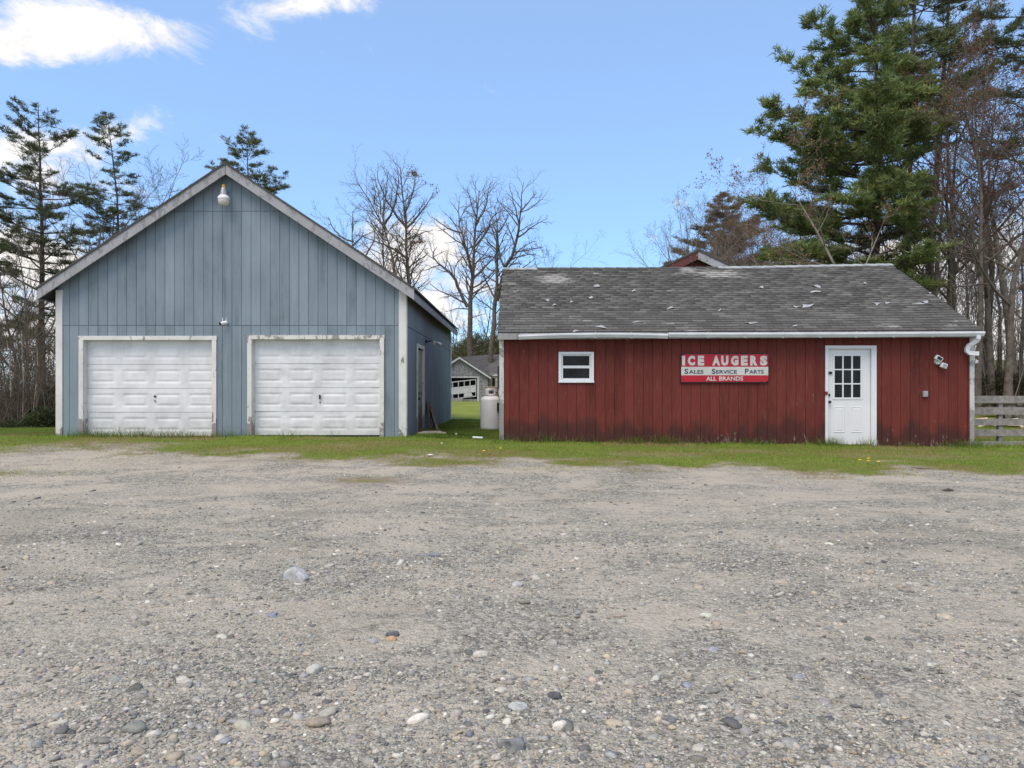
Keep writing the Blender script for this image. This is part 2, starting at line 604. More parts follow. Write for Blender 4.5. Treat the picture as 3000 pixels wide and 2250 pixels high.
def ground_mat():
    m, t, p = material('gravel_and_turf', .95, .15)
    P = pos(t)
    a = t.new('ShaderNodeAttribute'); a.attribute_name = 'grass'
    lit = t.new('ShaderNodeAttribute'); lit.attribute_name = 'litter'
    x, y, z = zc(t, P)
    # sand and grit
    sandn = t.noise(t.vmul(P, (.75, 1.2, 1)), 1.15, 8, .68, .6)
    mid = t.noise(P, 6.5, 6, .65)
    f1 = t.noise(P, 45, 4, .7)
    f2 = t.noise(P, 160, 3, .7)
    vo = t.new('ShaderNodeTexVoronoi', feature='F1'); t.put(vo.inputs['Vector'], P); vo.inputs['Scale'].default_value = 85
    vo2 = t.new('ShaderNodeTexVoronoi', feature='F1'); t.put(vo2.inputs['Vector'], P); vo2.inputs['Scale'].default_value = 30
    s1 = zc(t, vo.outputs['Color']); s2 = zc(t, vo2.outputs['Color'])
    sand = t.ramp(f1, [(.25, (.39, .345, .275)), (.6, (.53, .475, .39)), (.8, (.62, .56, .465))])
    grit = t.ramp(s1[0], [(0, (.075, .072, .066)), (.35, (.19, .177, .15)), (.7, (.37, .345, .29)), (.9, (.54, .505, .43)), (1, (.66, .62, .54))])
    grit2 = t.ramp(s2[1], [(0, (.12, .118, .11)), (.5, (.32, .298, .255)), (1, (.58, .545, .47))])
    grit = t.mix(.48, grit, grit2)
    grit = t.mix(t.math('MULTIPLY', t.ss(f2, .5, .75), .45), grit, (.10, .095, .09))
    k = t.ss(t.math('ADD', t.math('MULTIPLY', sandn, .75), t.math('MULTIPLY', mid, .25)), .44, .58)
    k = t.math('MULTIPLY', k, .80)
    gravel = t.mix(k, grit, sand)
    # broad compacted lanes worn by tyres, slightly paler and smoother
    lane = t.noise(t.vmul(P, (.16, .55, 1)), 1.0, 4, .6, 1.2)
    gravel = t.mix(t.math('MULTIPLY', t.ss(lane, .48, .64), .45), gravel, sand)
    darkz = t.noise(t.vmul(P, (.35, .5, 1)), 1.0, 5, .65, .8)
    gravel = t.mix(t.math('MULTIPLY', t.ss(darkz, .50, .68), .28), gravel, (.17, .152, .118))
    # dark damp crumbs of soil
    crumb = t.ss(t.noise(t.vmul(P, (1, 2.0, 1)), 4.2, 7, .72), .67, .73)
    gravel = t.mix(t.math('MULTIPLY', crumb, .5), gravel, (.115, .09, .07))
    # turf underlay
    tn = t.noise(t.vmul(P, (1, 1.4, 1)), 3.2, 7, .68)
    turf = t.ramp(tn, [(.25, (.22, .165, .085)), (.45, (.17, .18, .045)), (.62, (.17, .215, .045)), (.8, (.30, .27, .11))])
    far = t.ss(y, 19, 26)
    turf2 = t.ramp(t.noise(t.vmul(P, (.5, .22, 1)), 1.6, 6, .65), [(.3, (.17, .21, .04)), (.55, (.24, .28, .055)), (.75, (.32, .32, .10))])
    turf = t.mix(far, turf, turf2)
    edge = t.math('ADD', a.outputs['Fac'], t.math('MULTIPLY', t.math('SUBTRACT', t.noise(t.vmul(P, (1, 1.8, 1)), 5.5, 6, .7), .5), .8))
    soil = t.ramp(mid, [(.3, (.20, .155, .11)), (.7, (.36, .29, .21))])
    c = t.mix(t.math('MULTIPLY', t.ss(edge, .05, .42), .8), gravel, soil)
    c = t.mix(t.ss(edge, .25, .75), c, turf)
    # leaf litter under the trees
    ll = t.ramp(t.noise(P, 5.0, 8, .75), [(.3, (.060, .045, .032)), (.6, (.13, .10, .072)), (.8, (.20, .16, .12))])
    c = t.mix(lit.outputs['Fac'], c, ll)
    t.put(p.inputs['Base Color'], c)
    h = t.math('ADD', t.math('ADD', t.math('MULTIPLY', vo2.outputs['Distance'], -1.0), t.math('MULTIPLY', f1, .6)), t.math('MULTIPLY', vo.outputs['Distance'], -.6))
    t.put(p.inputs['Normal'], t.bump(h, .8, .022))
    return m


M_GROUND = ground_mat()


def litter(x, y):
    l = sstep(24.5, 27.5, y + (fbm(x * .6, y * .6, 77) - .5) * 4) * sstep(5, 9, x) * (1 - sstep(44, 50, y))
    l = np.maximum(l, sstep(19.5, 21.0, y) * sstep(-8.5, -10, x) * .9)
    return np.maximum(l, sstep(63, 70, y) * (1 - sstep(4, 14, x)))


xs = np.concatenate([np.linspace(-320, -26, 26)[:-1], np.linspace(-26, -13, 40)[:-1], np.arange(-13, 13.0001, .055), np.linspace(13, 26, 40)[1:], np.linspace(26, 320, 26)[1:]])


def sheet(name, ys_t, lo, hi):
    """rows interpolate between curves lo(x) and hi(x)"""
    xx = np.repeat(xs[None, :], len(ys_t), 0)
    yy = lo[None, :] * (1 - ys_t[:, None]) + hi[None, :] * ys_t[:, None]
    zz_ = ground_z(xx, yy)
    V = np.stack([xx, yy, zz_], -1).reshape(-1, 3)
    n, m_ = len(ys_t), len(xs)
    i = np.arange(n - 1)[:, None] * m_ + np.arange(m_ - 1)[None, :]
    Fc = np.stack([i, i + 1, i + m_ + 1, i + m_], -1).reshape(-1, 4)
    me = mesh_np(name, V, Fc, M_GROUND, True, {'grass': ('FLOAT', np.where(yy > 15.6, 1.0, grassiness(xx, yy)).ravel()), 'litter': ('FLOAT', litter(xx, yy).ravel())})
    return tag(link(name, me), kind='structure')


EY = edge_y(xs)
t1 = np.concatenate([np.linspace(0, .33, 14)[:-1], np.linspace(.33, 1, 130)])
sheet('gravel_lot', t1, np.full_like(xs, -8.0), EY)
t2 = np.concatenate([np.linspace(0, 4.6, 48)[:-1], np.linspace(4.6, 14, 26)[:-1], np.geomspace(14, 60, 24)[:-1], np.geomspace(60, 700, 14)]) / 700
sheet('lawn', t2, EY, EY + 700)

# ---- stones: one heap of grit as stuff, the striking ones as things
def ico(sub):
    import bmesh
    bm = bmesh.new(); bmesh.ops.create_icosphere(bm, subdivisions=sub, radius=1.0)
    V = np.array([v_.co[:] for v_ in bm.verts]); Fc = np.array([[q.index for q in f.verts] for f in bm.faces]); bm.free()
    return V, Fc


IV, IF = ico(1)
OV = np.array([(1, 0, 0), (-1, 0, 0), (0, 1, 0), (0, -1, 0), (0, 0, 1), (0, 0, -1)], float)
OF = np.array([(0, 2, 4), (2, 1, 4), (1, 3, 4), (3, 0, 4), (2, 0, 5), (1, 2, 5), (3, 1, 5), (0, 3, 5)])
IV2, IF2 = ico(2)
STONE_COLS = np.array([(.37, .35, .305), (.28, .272, .255), (.48, .455, .40), (.155, .153, .15), (.63, .60, .53), (.42, .365, .285), (.32, .315, .305), (.50, .42, .32), (.24, .225, .195)])
STONE_P = np.array([.22, .18, .16, .10, .06, .10, .10, .04, .04])


def scatter_stones(N, y0, y1, s0, s1, power, V0, F0, seed):
    r = np.random.default_rng(seed)
    y = y0 * (y1 / y0) ** r.random(N) if True else None
    hw = y * (1600 / F) + .3
    x = (r.random(N) * 2 - 1) * hw
    keep = (fbm(x * .7, y * 1.0, 55) * .7 + vnoise(x * 4, y * 4, 8) * .3 > .44 + .30 * (r.random(N) - .5)) & (grassiness(x, y) < .25)
    x, y = x[keep], y[keep]; n = len(x)
    s_ = s0 * (s1 / s0) ** (r.random(n) ** power)
    sx = s_ * r.uniform(.75, 1.3, n); sy = s_ * r.uniform(.65, 1.0, n); sz = s_ * r.uniform(.28, .6, n)
    a = r.uniform(0, 2 * np.pi, n)
    tl = r.normal(0, .18, (n, 2))
    V = V0[None] * np.stack([sx, sy, sz], -1)[:, None, :]
    V = V * (1 + r.normal(0, .15, (n, len(V0), 1)))
    ca, sa = np.cos(a)[:, None], np.sin(a)[:, None]
    VX_ = V[..., 0] * ca - V[..., 1] * sa; VY_ = V[..., 0] * sa + V[..., 1] * ca
    VZ_ = V[..., 2] + VX_ * tl[:, :1] + VY_ * tl[:, 1:]
    z = ground_z(x, y) + sz * r.uniform(-.35, .22, n)
    V = np.stack([VX_ + x[:, None], VY_ + y[:, None], VZ_ + z[:, None]], -1)
    Fc = F0[None] + (np.arange(n) * len(V0))[:, None, None]
    ci = r.choice(len(STONE_COLS), n, p=STONE_P)
    c = STONE_COLS[ci] * r.uniform(.8, 1.2, (n, 1)) * r.uniform(.97, 1.03, (n, 3))
    C = np.repeat(c[:, None, :], len(V0), 1)
    return V.reshape(-1, 3), Fc.reshape(-1, F0.shape[1]), C.reshape(-1, 3)


parts = [scatter_stones(44000, 1.75, 6.0, .0045, .013, 1.4, OV, OF, 1), scatter_stones(20000, 1.8, 6.5, .009, .020, 1.6, OV, OF, 5), scatter_stones(9500, 1.8, 9.0, .010, .030, 2.0, IV, IF, 2),
         scatter_stones(560, 2.0, 11.0, .022, .046, 2.0, IV2, IF2, 3), scatter_stones(15000, 5.0, 11.6, .007, .024, 1.8, OV, OF, 4)]
off, VV, FF, CC = 0, [], [], []
for V, Fc, C in parts:
    VV.append(V); FF.append(Fc + off); CC.append(C); off += len(V)
g = link('gravel', mesh_np('gravel', np.concatenate(VV), np.concatenate(FF), M_STONE, True, {'col': ('FLOAT_COLOR', np.concatenate(CC))}))
tag(g, 'loose grey and tan gravel scattered over the lot', 'gravel', kind='stuff')


def stone_at(px, py, wpx, hfrac, col, label, seed, jag=.12, name='stone', group=None):
    # ray to the ground
    y = 3.0
    for _ in range(40):
        x = X(px, y); zz_ = float(ground_z(x, y)); y = (CZ - zz_) * F / (py - VY)
    x = X(px, y); s_ = wpx / F * y / 2
    r = np.random.default_rng(seed)
    V0, F0 = ico(3)
    hfrac = hfrac * 1.35
    V = V0 * np.array([1, .72, hfrac])
    for k in range(13):
        dvec = r.normal(size=3); dvec /= np.linalg.norm(dvec)
        cut = r.uniform(.60, .92)
        h_ = V0 @ dvec
        V = V - np.clip(h_ - cut, 0, 1)[:, None] * dvec * np.array([1, .72, hfrac]) * .97
    nn = .6 * fbm(V0[:, 0] * 7 + V0[:, 2] * 5 + 30, V0[:, 1] * 7 + 30, seed + 9) + .4 * fbm(V0[:, 0] * 2.2 + V0[:, 2] * 1.7 + 9 + seed, V0[:, 1] * 2.2 + V0[:, 2] + 5, seed)
    V = V * (1 + (nn[:, None] - .5) * 2 * jag) * s_
    sh = fbm(V0[:, 0] * 3 + 20, V0[:, 1] * 3 + V0[:, 2] * 2 + 20, seed + 3)
    C = np.array(col)[None] * (.72 + .55 * sh[:, None])
    me = mesh_np(name, V, F0, M_STONE, True, {'col': ('FLOAT_COLOR', C)})
    o = link(name, me, None, (x, y, float(ground_z(x, y)) + s_ * hfrac * .12))
    o.rotation_euler = (0, 0, r.uniform(-.4, .4))
    tag(o, label, 'stone', group)


for i, a in enumerate([
    (868, 1698, 84, .60, (.46, .47, .48), 'large pale grey rock left of centre, biggest stone of the mid lot', .10),
    (532, 2000, 72, .30, (.56, .53, .47), 'cream flat stone in the left foreground gravel', .10),
    (1262, 1630, 60, .26, (.22, .235, .25), 'smooth slate grey oval stone beyond the large pale rock', .04),
    (1640, 2135, 58, .6, (.66, .62, .55), 'bright white quartz lump in the centre foreground', .22),
    (1500, 2190, 100, .42, (.22, .225, .235), 'long dark grey rock at the bottom edge of the lot', .14),
    (1630, 2042, 54, .45, (.105, .112, .125), 'dark charcoal stone above the white quartz lump', .10),
    (1520, 2072, 66, .32, (.43, .44, .42), 'pale grey flat stone beside the charcoal stone', .08),
    (755, 2090, 52, .45, (.27, .265, .262), 'rounded grey stone in the left foreground gravel', .07),
    (1375, 2155, 36, .55, (.21, .215, .235), 'small round blue grey stone left of the white quartz lump', .05),
    (1516, 1716, 40, .5, (.44, .45, .45), 'pale wedge shaped stone in the centre of the lot', .14),
    (1150, 1862, 46, .4, (.13, .135, .15), 'dark slate pebble above a small orange pebble', .08),
    (1146, 1874, 36, .4, (.46, .30, .18), 'small orange pebble below the dark slate pebble', .06),
    (2015, 2010, 42, .35, (.30, .32, .36), 'bluish grey flat stone in the right foreground', .08),
    (2345, 1985, 38, .35, (.31, .32, .34), 'small grey flat stone at far right of the foreground', .08),
    (1960, 2112, 50, .40, (.20, .20, .205), 'dark grey stone in the right foreground near the bottom', .10),
    (662, 2175, 46, .40, (.31, .32, .34), 'tilted grey stone near the bottom left of the lot', .10),
    (805, 1805, 40, .4, (.24, .26, .33), 'blue grey pebble below the large pale rock', .05),
    (2090, 1905, 40, .35, (.33, .34, .38), 'pale bluish stone lying alone right of centre', .08)]):
    stone_at(*a[:6], 300 + i, a[6])

# ---- grass blades
def blades(x, y, h, wid, lean, col, r):
    n = len(x)
    a = r.uniform(0, 2 * np.pi, n)
    z = ground_z(x, y) - .004
    dxy = np.stack([np.cos(a), np.sin(a)], -1)
    p0 = np.stack([x - dxy[:, 0] * wid, y - dxy[:, 1] * wid, z], -1)
    p1 = np.stack([x + dxy[:, 0] * wid, y + dxy[:, 1] * wid, z], -1)
    la = r.uniform(0, 2 * np.pi, n)
    p2 = np.stack([x + np.cos(la) * lean * h, y + np.sin(la) * lean * h, z + h], -1)
    V = np.stack([p0, p1, p2], 1).reshape(-1, 3)
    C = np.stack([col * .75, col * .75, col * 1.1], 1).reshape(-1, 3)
    return V, np.arange(3 * n).reshape(-1, 3), C


def grass_field(name, N, x0, x1, y0, y1, dens, hfun, label, seed, pal, wid=.0035):
    r = np.random.default_rng(seed)
    x = r.uniform(x0, x1, N); y = r.uniform(y0, y1, N)
    k = r.random(N) < dens(x, y)
    x, y = x[k], y[k]; n = len(x)
    h = hfun(x, y, r) * r.uniform(.5, 1.25, n)
    tone = (fbm(x * .9, y * 1.3, 61) - .5) * 1.5 + .5 + r.normal(0, .12, n)
    c = np.stack([np.interp(tone, [.2, .42, .6, .8], [pal[j][q] for j in range(4)]) for q in range(3)], -1)
    c *= r.uniform(.75, 1.25, (n, 1))
    V, Fc, C = blades(x, y, h, wid * r.uniform(.6, 1.5, n), r.uniform(.2, .9, n), c, r)
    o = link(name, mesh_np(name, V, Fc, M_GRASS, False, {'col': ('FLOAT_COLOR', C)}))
    tag(o, label, 'grass', kind='stuff')


PAL = [(.42, .34, .16), (.29, .34, .07), (.20, .34, .045), (.34, .43, .09)]
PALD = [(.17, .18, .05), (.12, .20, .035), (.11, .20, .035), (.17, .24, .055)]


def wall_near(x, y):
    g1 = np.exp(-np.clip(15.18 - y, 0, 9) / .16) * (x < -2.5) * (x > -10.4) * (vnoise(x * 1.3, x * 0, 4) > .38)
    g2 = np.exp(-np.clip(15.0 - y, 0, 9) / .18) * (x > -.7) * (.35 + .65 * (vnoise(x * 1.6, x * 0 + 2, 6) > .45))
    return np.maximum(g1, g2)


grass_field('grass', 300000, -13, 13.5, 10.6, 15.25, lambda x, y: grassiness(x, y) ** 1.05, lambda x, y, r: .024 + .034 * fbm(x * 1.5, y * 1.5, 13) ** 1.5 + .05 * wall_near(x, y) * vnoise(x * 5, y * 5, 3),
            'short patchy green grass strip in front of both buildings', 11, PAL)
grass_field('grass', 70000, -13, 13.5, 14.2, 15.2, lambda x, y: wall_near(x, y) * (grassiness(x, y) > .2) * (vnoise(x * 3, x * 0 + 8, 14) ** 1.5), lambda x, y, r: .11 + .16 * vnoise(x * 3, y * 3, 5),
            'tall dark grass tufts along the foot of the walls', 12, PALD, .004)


def gapd(x, y):
    return ((x > -2.55) & (x < -.62)) * (1.0 - .3 * sstep(19, 26, y)) * np.where((y < 15.6) | (x > -9), 1, 1)


grass_field('grass', 60000, -2.6, -.55, 15.2, 24.5, gapd, lambda x, y, r: np.where(vnoise(x * 2.1, y * 1.1, 15) > .5, .09, .045) * (1.15 - .6 * sstep(18, 22, y)),
            'lush green grass in the gap between the two buildings', 13, [(.20, .23, .06), (.13, .215, .035), (.12, .215, .035), (.22, .28, .06)], .005)
grass_field('grass', 45000, -15, -10.3, 15.2, 19.2, lambda x, y: 1.0 * (x < 99), lambda x, y, r: .035 + 0 * x, 'green lawn grass beyond the left corner of the garage', 14, [(.25, .24, .08), (.19, .27, .05), (.18, .27, .05), (.26, .32, .08)], .005)
grass_field('grass', 45000, 9.7, 16.5, 15.0, 26, lambda x, y: 1.0 * (x < 99), lambda x, y, r: .05 + .05 * vnoise(x * 2, y * 2, 3), 'green grass behind the plank fence on the right', 15, PAL, .006)

# ------------------------------------------------------------------ garage (blue-grey, two doors)
GY = 15.30
def gx(px): return X(px, GY)
def gz(py): return Z(py, GY)
G0, G1 = gx(165), gx(1190)
GP = -6.46
RAKE_Y = 15.05
def rake_z(x): return 6.05 - .667 * abs(x - GP)
garage = empty('garage', ((G0 + G1) / 2, GY, .36), 'blue grey board sided garage with two white overhead doors and a gable front', 'garage')
BACK = 24.4
DOORS = [(gx(245), gx(622), gz(996)), (gx(738), gx(1112.7), gz(994))]


def clipped(mb, x0, x1, z0, z1fun, y0, y1, holes):
    """board x0..x1 from z0 up to the (possibly sloping) top, with rectangular holes cut away"""
    cuts = sorted({x0, x1} | {h for H in holes for h in H[:2] if x0 < h < x1} | ({GP} if z1fun is rake_top and x0 < GP < x1 else set()))
    for a, b in zip(cuts[:-1], cuts[1:]):
        m_ = (a + b) / 2
        segs = [(z0, None)]
        for hx0, hx1, hz0, hz1 in holes:
            if hx0 < m_ < hx1:
                new = []
                for s0, s1 in segs:
                    top = s1 if s1 is not None else 1e9
                    if hz0 > s0: new.append((s0, min(hz0, top)))
                    if hz1 < top: new.append((max(hz1, s0), s1))
                segs = new
        for s0, s1 in segs:
            za, zb = (s1, s1) if s1 is not None else (z1fun(a), z1fun(b))
            if max(za, zb) - s0 < .01: continue
            za, zb = max(za, s0 + .001), max(zb, s0 + .001)
            mb.prism([(a, s0), (b, s0), (b, zb), (a, za)], y0, y1)


def rake_top(x): return rake_z(x) + .145
holesG = [(d0, d1, 0, dz_) for d0, d1, dz_ in DOORS]
mb = MB()
clipped(mb, G0 + .01, G1 - .01, .30, rake_top, GY + .016, GY + .10, holesG)
wallg = mb.build('front_wall', M_BLUE, garage)
pitch = 28.03 / 134
xg = gx(100 + 285 / 2.765) - pitch
cols = []
while xg < G1 - .02:
    cols.append((max(xg, G0 + .02), min(xg + pitch, G1 - .02))); xg += pitch
SE1, SE2 = gz(953.5), gz(619)
for a, b in cols:
    if b - a < .03: continue
    a2, b2 = a + .005, b - .005
    for z0, z1 in ((.30, SE1 - .006), (SE1 + .006, SE2 - .006), (SE2 + .006, 99)):
        mb = MB()
        zf = (lambda x, z1=z1: min(z1, rake_top(x)))
        mid = (a + b) / 2
        if zf(mid) - z0 < .03: continue
        if zf(mid) == z1:
            if zf(a2) < z1 or zf(b2) < z1:
                mb.prism([(a2, z0), (b2, z0), (b2, zf(b2)), (a2, zf(a2))], GY + rng.uniform(-.002, .002), GY + .0155)
            else:
                clipped(mb, a2, b2, z0 + rng.uniform(0, .0015), lambda x, z1=z1: z1, GY + rng.uniform(-.002, .002), GY + .0155, holesG)
        else:
            poly = [(a2, z0), (b2, z0), (b2, max(z0 + .002, rake_top(b2)))]
            if a2 < GP < b2: poly.append((GP, rake_top(GP)))
            poly.append((a2, max(z0 + .002, rake_top(a2))))
            mb.prism(poly, GY + rng.uniform(-.002, .002), GY + .0155)
        if mb.v: mb.build('wall_board', M_BLUE, wallg)
# corner boards
for a, b in ((165, 184), (1169, 1190)):
    MB().box(gx(a), gx(b), GY - .024, GY + .10, .31, rake_z((gx(a) + gx(b)) / 2) + .03).build('corner_trim', M_TRIM, garage)
MB().box(G1 - .0, G1 + .016, GY - .010, GY + .09, .31, rake_z(G1) + .10).build('corner_trim', M_TRIM, garage)
# side wall (faces right) with a doorway, joined boards (too fine to tell apart)
DY0, DY1, DZ1 = 16.86, 17.86, 2.44
mb = MB()
yb = GY + .10
while yb < BACK - .05:
    y2 = min(yb + .205, BACK)
    zs = [(.28, 2.80), (2.815, 3.60)]
    for z0, z1 in zs:
        if y2 > DY0 and yb < DY1 and z0 < DZ1:
            if yb < DY0: mb.box(G1 - .03, G1, yb, DY0, z0, z1)
            if y2 > DY1: mb.box(G1 - .03, G1, DY1, y2 - .012, z0, z1)
            mb.box(G1 - .03, G1 - .001, max(yb, DY0), min(y2, DY1), DZ1, z1)
        else:
            mb.box(G1 - .03, G1, yb, y2 - .012, z0, z1)
    yb = y2
sidew = mb.build('side_wall', M_BLUE, garage)
MB().box(G1 - .09, G1 - .035, GY + .10, DY0 - .01, .28, 3.58).box(G1 - .09, G1 - .035, DY1 + .01, BACK, .28, 3.58).box(G1 - .09, G1 - .035, DY0 - .01, DY1 + .01, DZ1, 3.58).build('sheathing', M_BLUE, sidew)
MB().box(G0, G0 + .06, GY + .10, BACK, .2, 3.58).build('side_wall', M_BLUE, garage)
mb = MB(); clipped(mb, G0, G1, -.6, rake_top, BACK, BACK + .06, []); mb.build('rear_wall', M_BLUE, garage)
MB().box(G1, G1 + .018, BACK - .07, BACK + .07, .35, 3.3).build('corner_trim', M_WHITE, garage)
# side door
sdoor = MB().box(G1 - .055, G1 - .02, DY0 + .05, DY1 - .05, .36, DZ1 - .04).build('side_door', peeled('old_side_door_paint', (.42, .40, .34), (.20, .17, .14), .55, 1.0), garage)
MB().box(G1 - .02, G1 - .002, DY0 + .2, DY1 - .2, 1.3, 1.36).tube([(G1 - .01, DY0 + .16, 1.2), (G1 + .05, DY0 + .16, 1.2)], .03).build('latch', M_BLACK, sdoor)
for y0, y1, z0, z1 in ((DY0 - .09, DY0, .36, DZ1), (DY1, DY1 + .09, .36, DZ1), (DY0 - .09, DY1 + .09, DZ1, DZ1 + .09)):
    MB().box(G1 + .001, G1 + .024, y0, y1, z0, z1).build('door_casing', M_CASE, garage)
MB().box(G1 - .05, G1 - .001, DY1 - .05, DY1 - .001, .36, DZ1 - .002).build('door_jamb', M_CASE, garage)
# roof slabs, rake boards, eave fascia
XL, XR = GP - 4.06, GP + 4.06
for sgn, xt in ((-1, XL), (1, XR)):
    poly = [(GP, 6.05 + .16), (xt, rake_z(xt) + .16), (xt, rake_z(xt) + .205), (GP, 6.05 + .205)]
    if sgn > 0: poly = poly
    else: poly = poly[::-1]
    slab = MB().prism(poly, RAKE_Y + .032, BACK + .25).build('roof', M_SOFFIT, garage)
    MB().prism([(q[0] + sgn * (.03 if abs(q[0] - xt) < .01 else 0), q[1] + .052) for q in poly], RAKE_Y - .02, BACK + .27).build('shingle_layer', M_SHING, slab)
    a, b = (XL, GP - .006) if sgn < 0 else (GP + .006, XR)
    MB().prism([(a, rake_z(a)), (b, rake_z(b)), (b, rake_z(b) + .225), (a, rake_z(a) + .225)], RAKE_Y, RAKE_Y + .03).build('rake_board', M_FASC, garage)
    MB().box(min(xt, xt - sgn * .03), max(xt, xt - sgn * .03), RAKE_Y + .033, BACK + .24, rake_z(xt) - .0, rake_z(xt) + .155).build('eave_fascia', M_FASC2, garage)
    # soffit boards slope with the rafters
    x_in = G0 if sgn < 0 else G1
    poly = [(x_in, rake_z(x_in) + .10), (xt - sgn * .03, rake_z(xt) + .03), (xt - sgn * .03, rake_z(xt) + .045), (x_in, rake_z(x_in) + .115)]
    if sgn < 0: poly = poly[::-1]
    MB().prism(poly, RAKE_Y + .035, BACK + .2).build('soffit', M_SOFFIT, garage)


# overhead doors
def raised_section(x0, x1, z0, z1, y, panels, seed, dent=0.0):
    """one pressed steel section as a fine height field"""
    nx, nz = 97, 25
    X_, Z_ = np.meshgrid(np.linspace(x0, x1, nx), np.linspace(z0, z1, nz))
    h = np.zeros_like(X_)
    pw = (x1 - x0) / panels
    for i in range(panels):
        cx = x0 + (i + .5) * pw
        ax = pw * .385; az = (z1 - z0) * .27; cz_ = (z0 + z1) / 2
        d = np.maximum(np.abs(X_ - cx) - ax, np.abs(Z_ - cz_) - az)      # <0 inside
        h += np.where(d < 0, -.013 * sstep(0, -.018, d) + .013 * sstep(-.030, -.062, d), 0)
    if dent:
        h += (fbm((X_ - x0) * 1.6 + seed * 7, (Z_ - z0) * 2.2, seed) - .5) * dent * sstep(0, .05, X_ - x0) * sstep(0, .05, x1 - X_)
    V = np.stack([X_, y - h, Z_], -1).reshape(-1, 3)
    i = np.arange(nz - 1)[:, None] * nx + np.arange(nx - 1)[None, :]
    Fc = np.stack([i, i + 1, i + nx + 1, i + nx], -1).reshape(-1, 4)
    return V, Fc


GD = []
for k, (d0, d1, dtop) in enumerate(DOORS):
    yd = GY + .145
    zb = gz(1279) if k == 0 else gz(1276)
    zt = dtop + .03
    gd = MB().box(d0 - .05, d1 + .05, yd + .046, yd + .07, zb, zt).build('overhead_door', M_WHITE, garage)
    tag(gd, ['white overhead door on the left with chipped frame', 'dented white overhead door on the right with grass at its foot'][k])
    hs = (dtop - zb) / 4
    for q in range(4):
        z0 = zb + q * hs; z1 = zb + (q + 1) * hs
        if q == 3: z1 = zt
        V, Fc = raised_section(d0 - .04, d1 + .04, z0 + .004, z1 - .003, yd, 4, 10 * k + q, .020 if k == 0 else (.055 if q in (0, 2) else .035))
        c = (V.min(0) + V.max(0)) / 2
        o = link('door_section', mesh_np('door_section', V - c, Fc, M_GDOOR, True), gd, Vector(c) - WLOC[gd.name])
        MB().box(d0 - .039, d1 + .039, yd + .034, yd + .044, z0 + .006, z1 - .006).build('section_core', M_WHITE, gd)
    hx, hz = (gx(444), gz(1168)) if k == 0 else (gx(932), gz(1168))
    if k == 0:
        MB().tube([(hx, yd + .01, hz + .05), (hx, yd - .012, hz + .05)], .024, 12).tube([(hx, yd + .01, hz - .05), (hx, yd - .02, hz - .05)], .013).build('lock', M_BLACK, gd)
    else:
        MB().obox((hx, yd - .025, hz + .085), (hx, yd - .025, hz - .01), .03, .02, (0, 1, 0)).tube([(hx, yd + .01, hz + .04), (hx, yd - .03, hz + .04)], .02, 10).tube([(hx, yd + .01, hz - .08), (hx, yd - .015, hz - .08)], .014).build('lock', M_BLACK, gd)
    MB().box(d0, d1, yd - .01, yd + .05, zb - .05, zb - .003).build('bottom_seal', M_BLACK, gd)
    # casing boards and jamb linings
    mh = M_CASE if k == 0 else M_CASE2
    e = .095
    MB().box(d0 - e, d0, GY - .026, GY - .003, .33, dtop).build('door_casing', M_CASE, garage)
    MB().box(d1, d1 + e, GY - .026, GY - .003, .33, dtop).build('door_casing', M_CASE, garage)
    MB().box(d0 - e - .01, d1 + e + .01, GY - .028, GY - .003, dtop, dtop + .088).build('door_casing', mh, garage)
    for a, b in ((d0 - .03, d0 + .005), (d1 - .005, d1 + .03)):
        MB().box(a, b, GY - .0025, GY + .14, .33, dtop - .006).build('door_jamb', M_CASE, garage)
    MB().box(d0 - .03, d1 + .03, GY - .0025, GY + .14, dtop - .005, dtop + .03).build('door_jamb', M_CASE, garage)

# yard light in the gable
lx, lz = gx(667), gz(585)
lamp = empty('yard_light', (lx, GY, lz), 'white jar shaped yard light high in the garage gable', 'wall light')
yl = GY - .20
MB().tube([(lx, GY + .01, gz(563)), (lx, yl, gz(563))], .022).build('bracket', M_GREYMET, lamp, True)
MB().lathe(lx, yl, [(.022, gz(549)), (.034, gz(550)), (.036, gz(556)), (.030, gz(558))][::-1], 20).build('photocell', M_YEL, lamp, True)
MB().lathe(lx, yl, [(.045, gz(558)), (.055, gz(562)), (.075, gz(576)), (.080, gz(580))][::-1], 24).build('ballast_housing', M_GREYMET, lamp, True)
MB().lathe(lx, yl, [(.08, gz(580)), (.10, gz(582)), (.125, gz(588)), (.122, gz(591))][::-1], 24).build('reflector_ring', M_WHITE, lamp, True)
MB().lathe(lx, yl, [(.115, gz(591)), (.118, gz(598)), (.10, gz(606)), (.07, gz(609)), (.02, gz(610))][::-1], 24).build('globe', M_LAMPG, lamp, True)
# camera
cx_, cz_ = gx(660), gz(949)
cm = empty('security_camera', (cx_, GY, cz_), 'small white security camera with two aerials above the garage doors', 'camera')
MB().tube([(cx_ + .05, GY, cz_ + .03), (cx_ + .05, GY - .05, cz_ + .03), (cx_ + .02, GY - .09, cz_)], .018).build('mount', M_WHITE, cm, True)
MB().tube([(cx_ + .06, GY - .07, cz_ + .03), (cx_ - .04, GY - .14, cz_ - .005)], .036, 14).build('body', M_WHITE, cm, True)
MB().tube([(cx_ - .04, GY - .14, cz_ - .005), (cx_ - .06, GY - .155, cz_ - .012)], .037, 14).build('lens_face', M_BLACK, cm, True)
for s_ in (-.02, .05):
    MB().tube([(cx_ + s_, GY - .09, cz_ + .03), (cx_ + s_ * 1.2, GY - .09, cz_ + .13)], .006, 6).build('aerial', M_WHITE, cm)
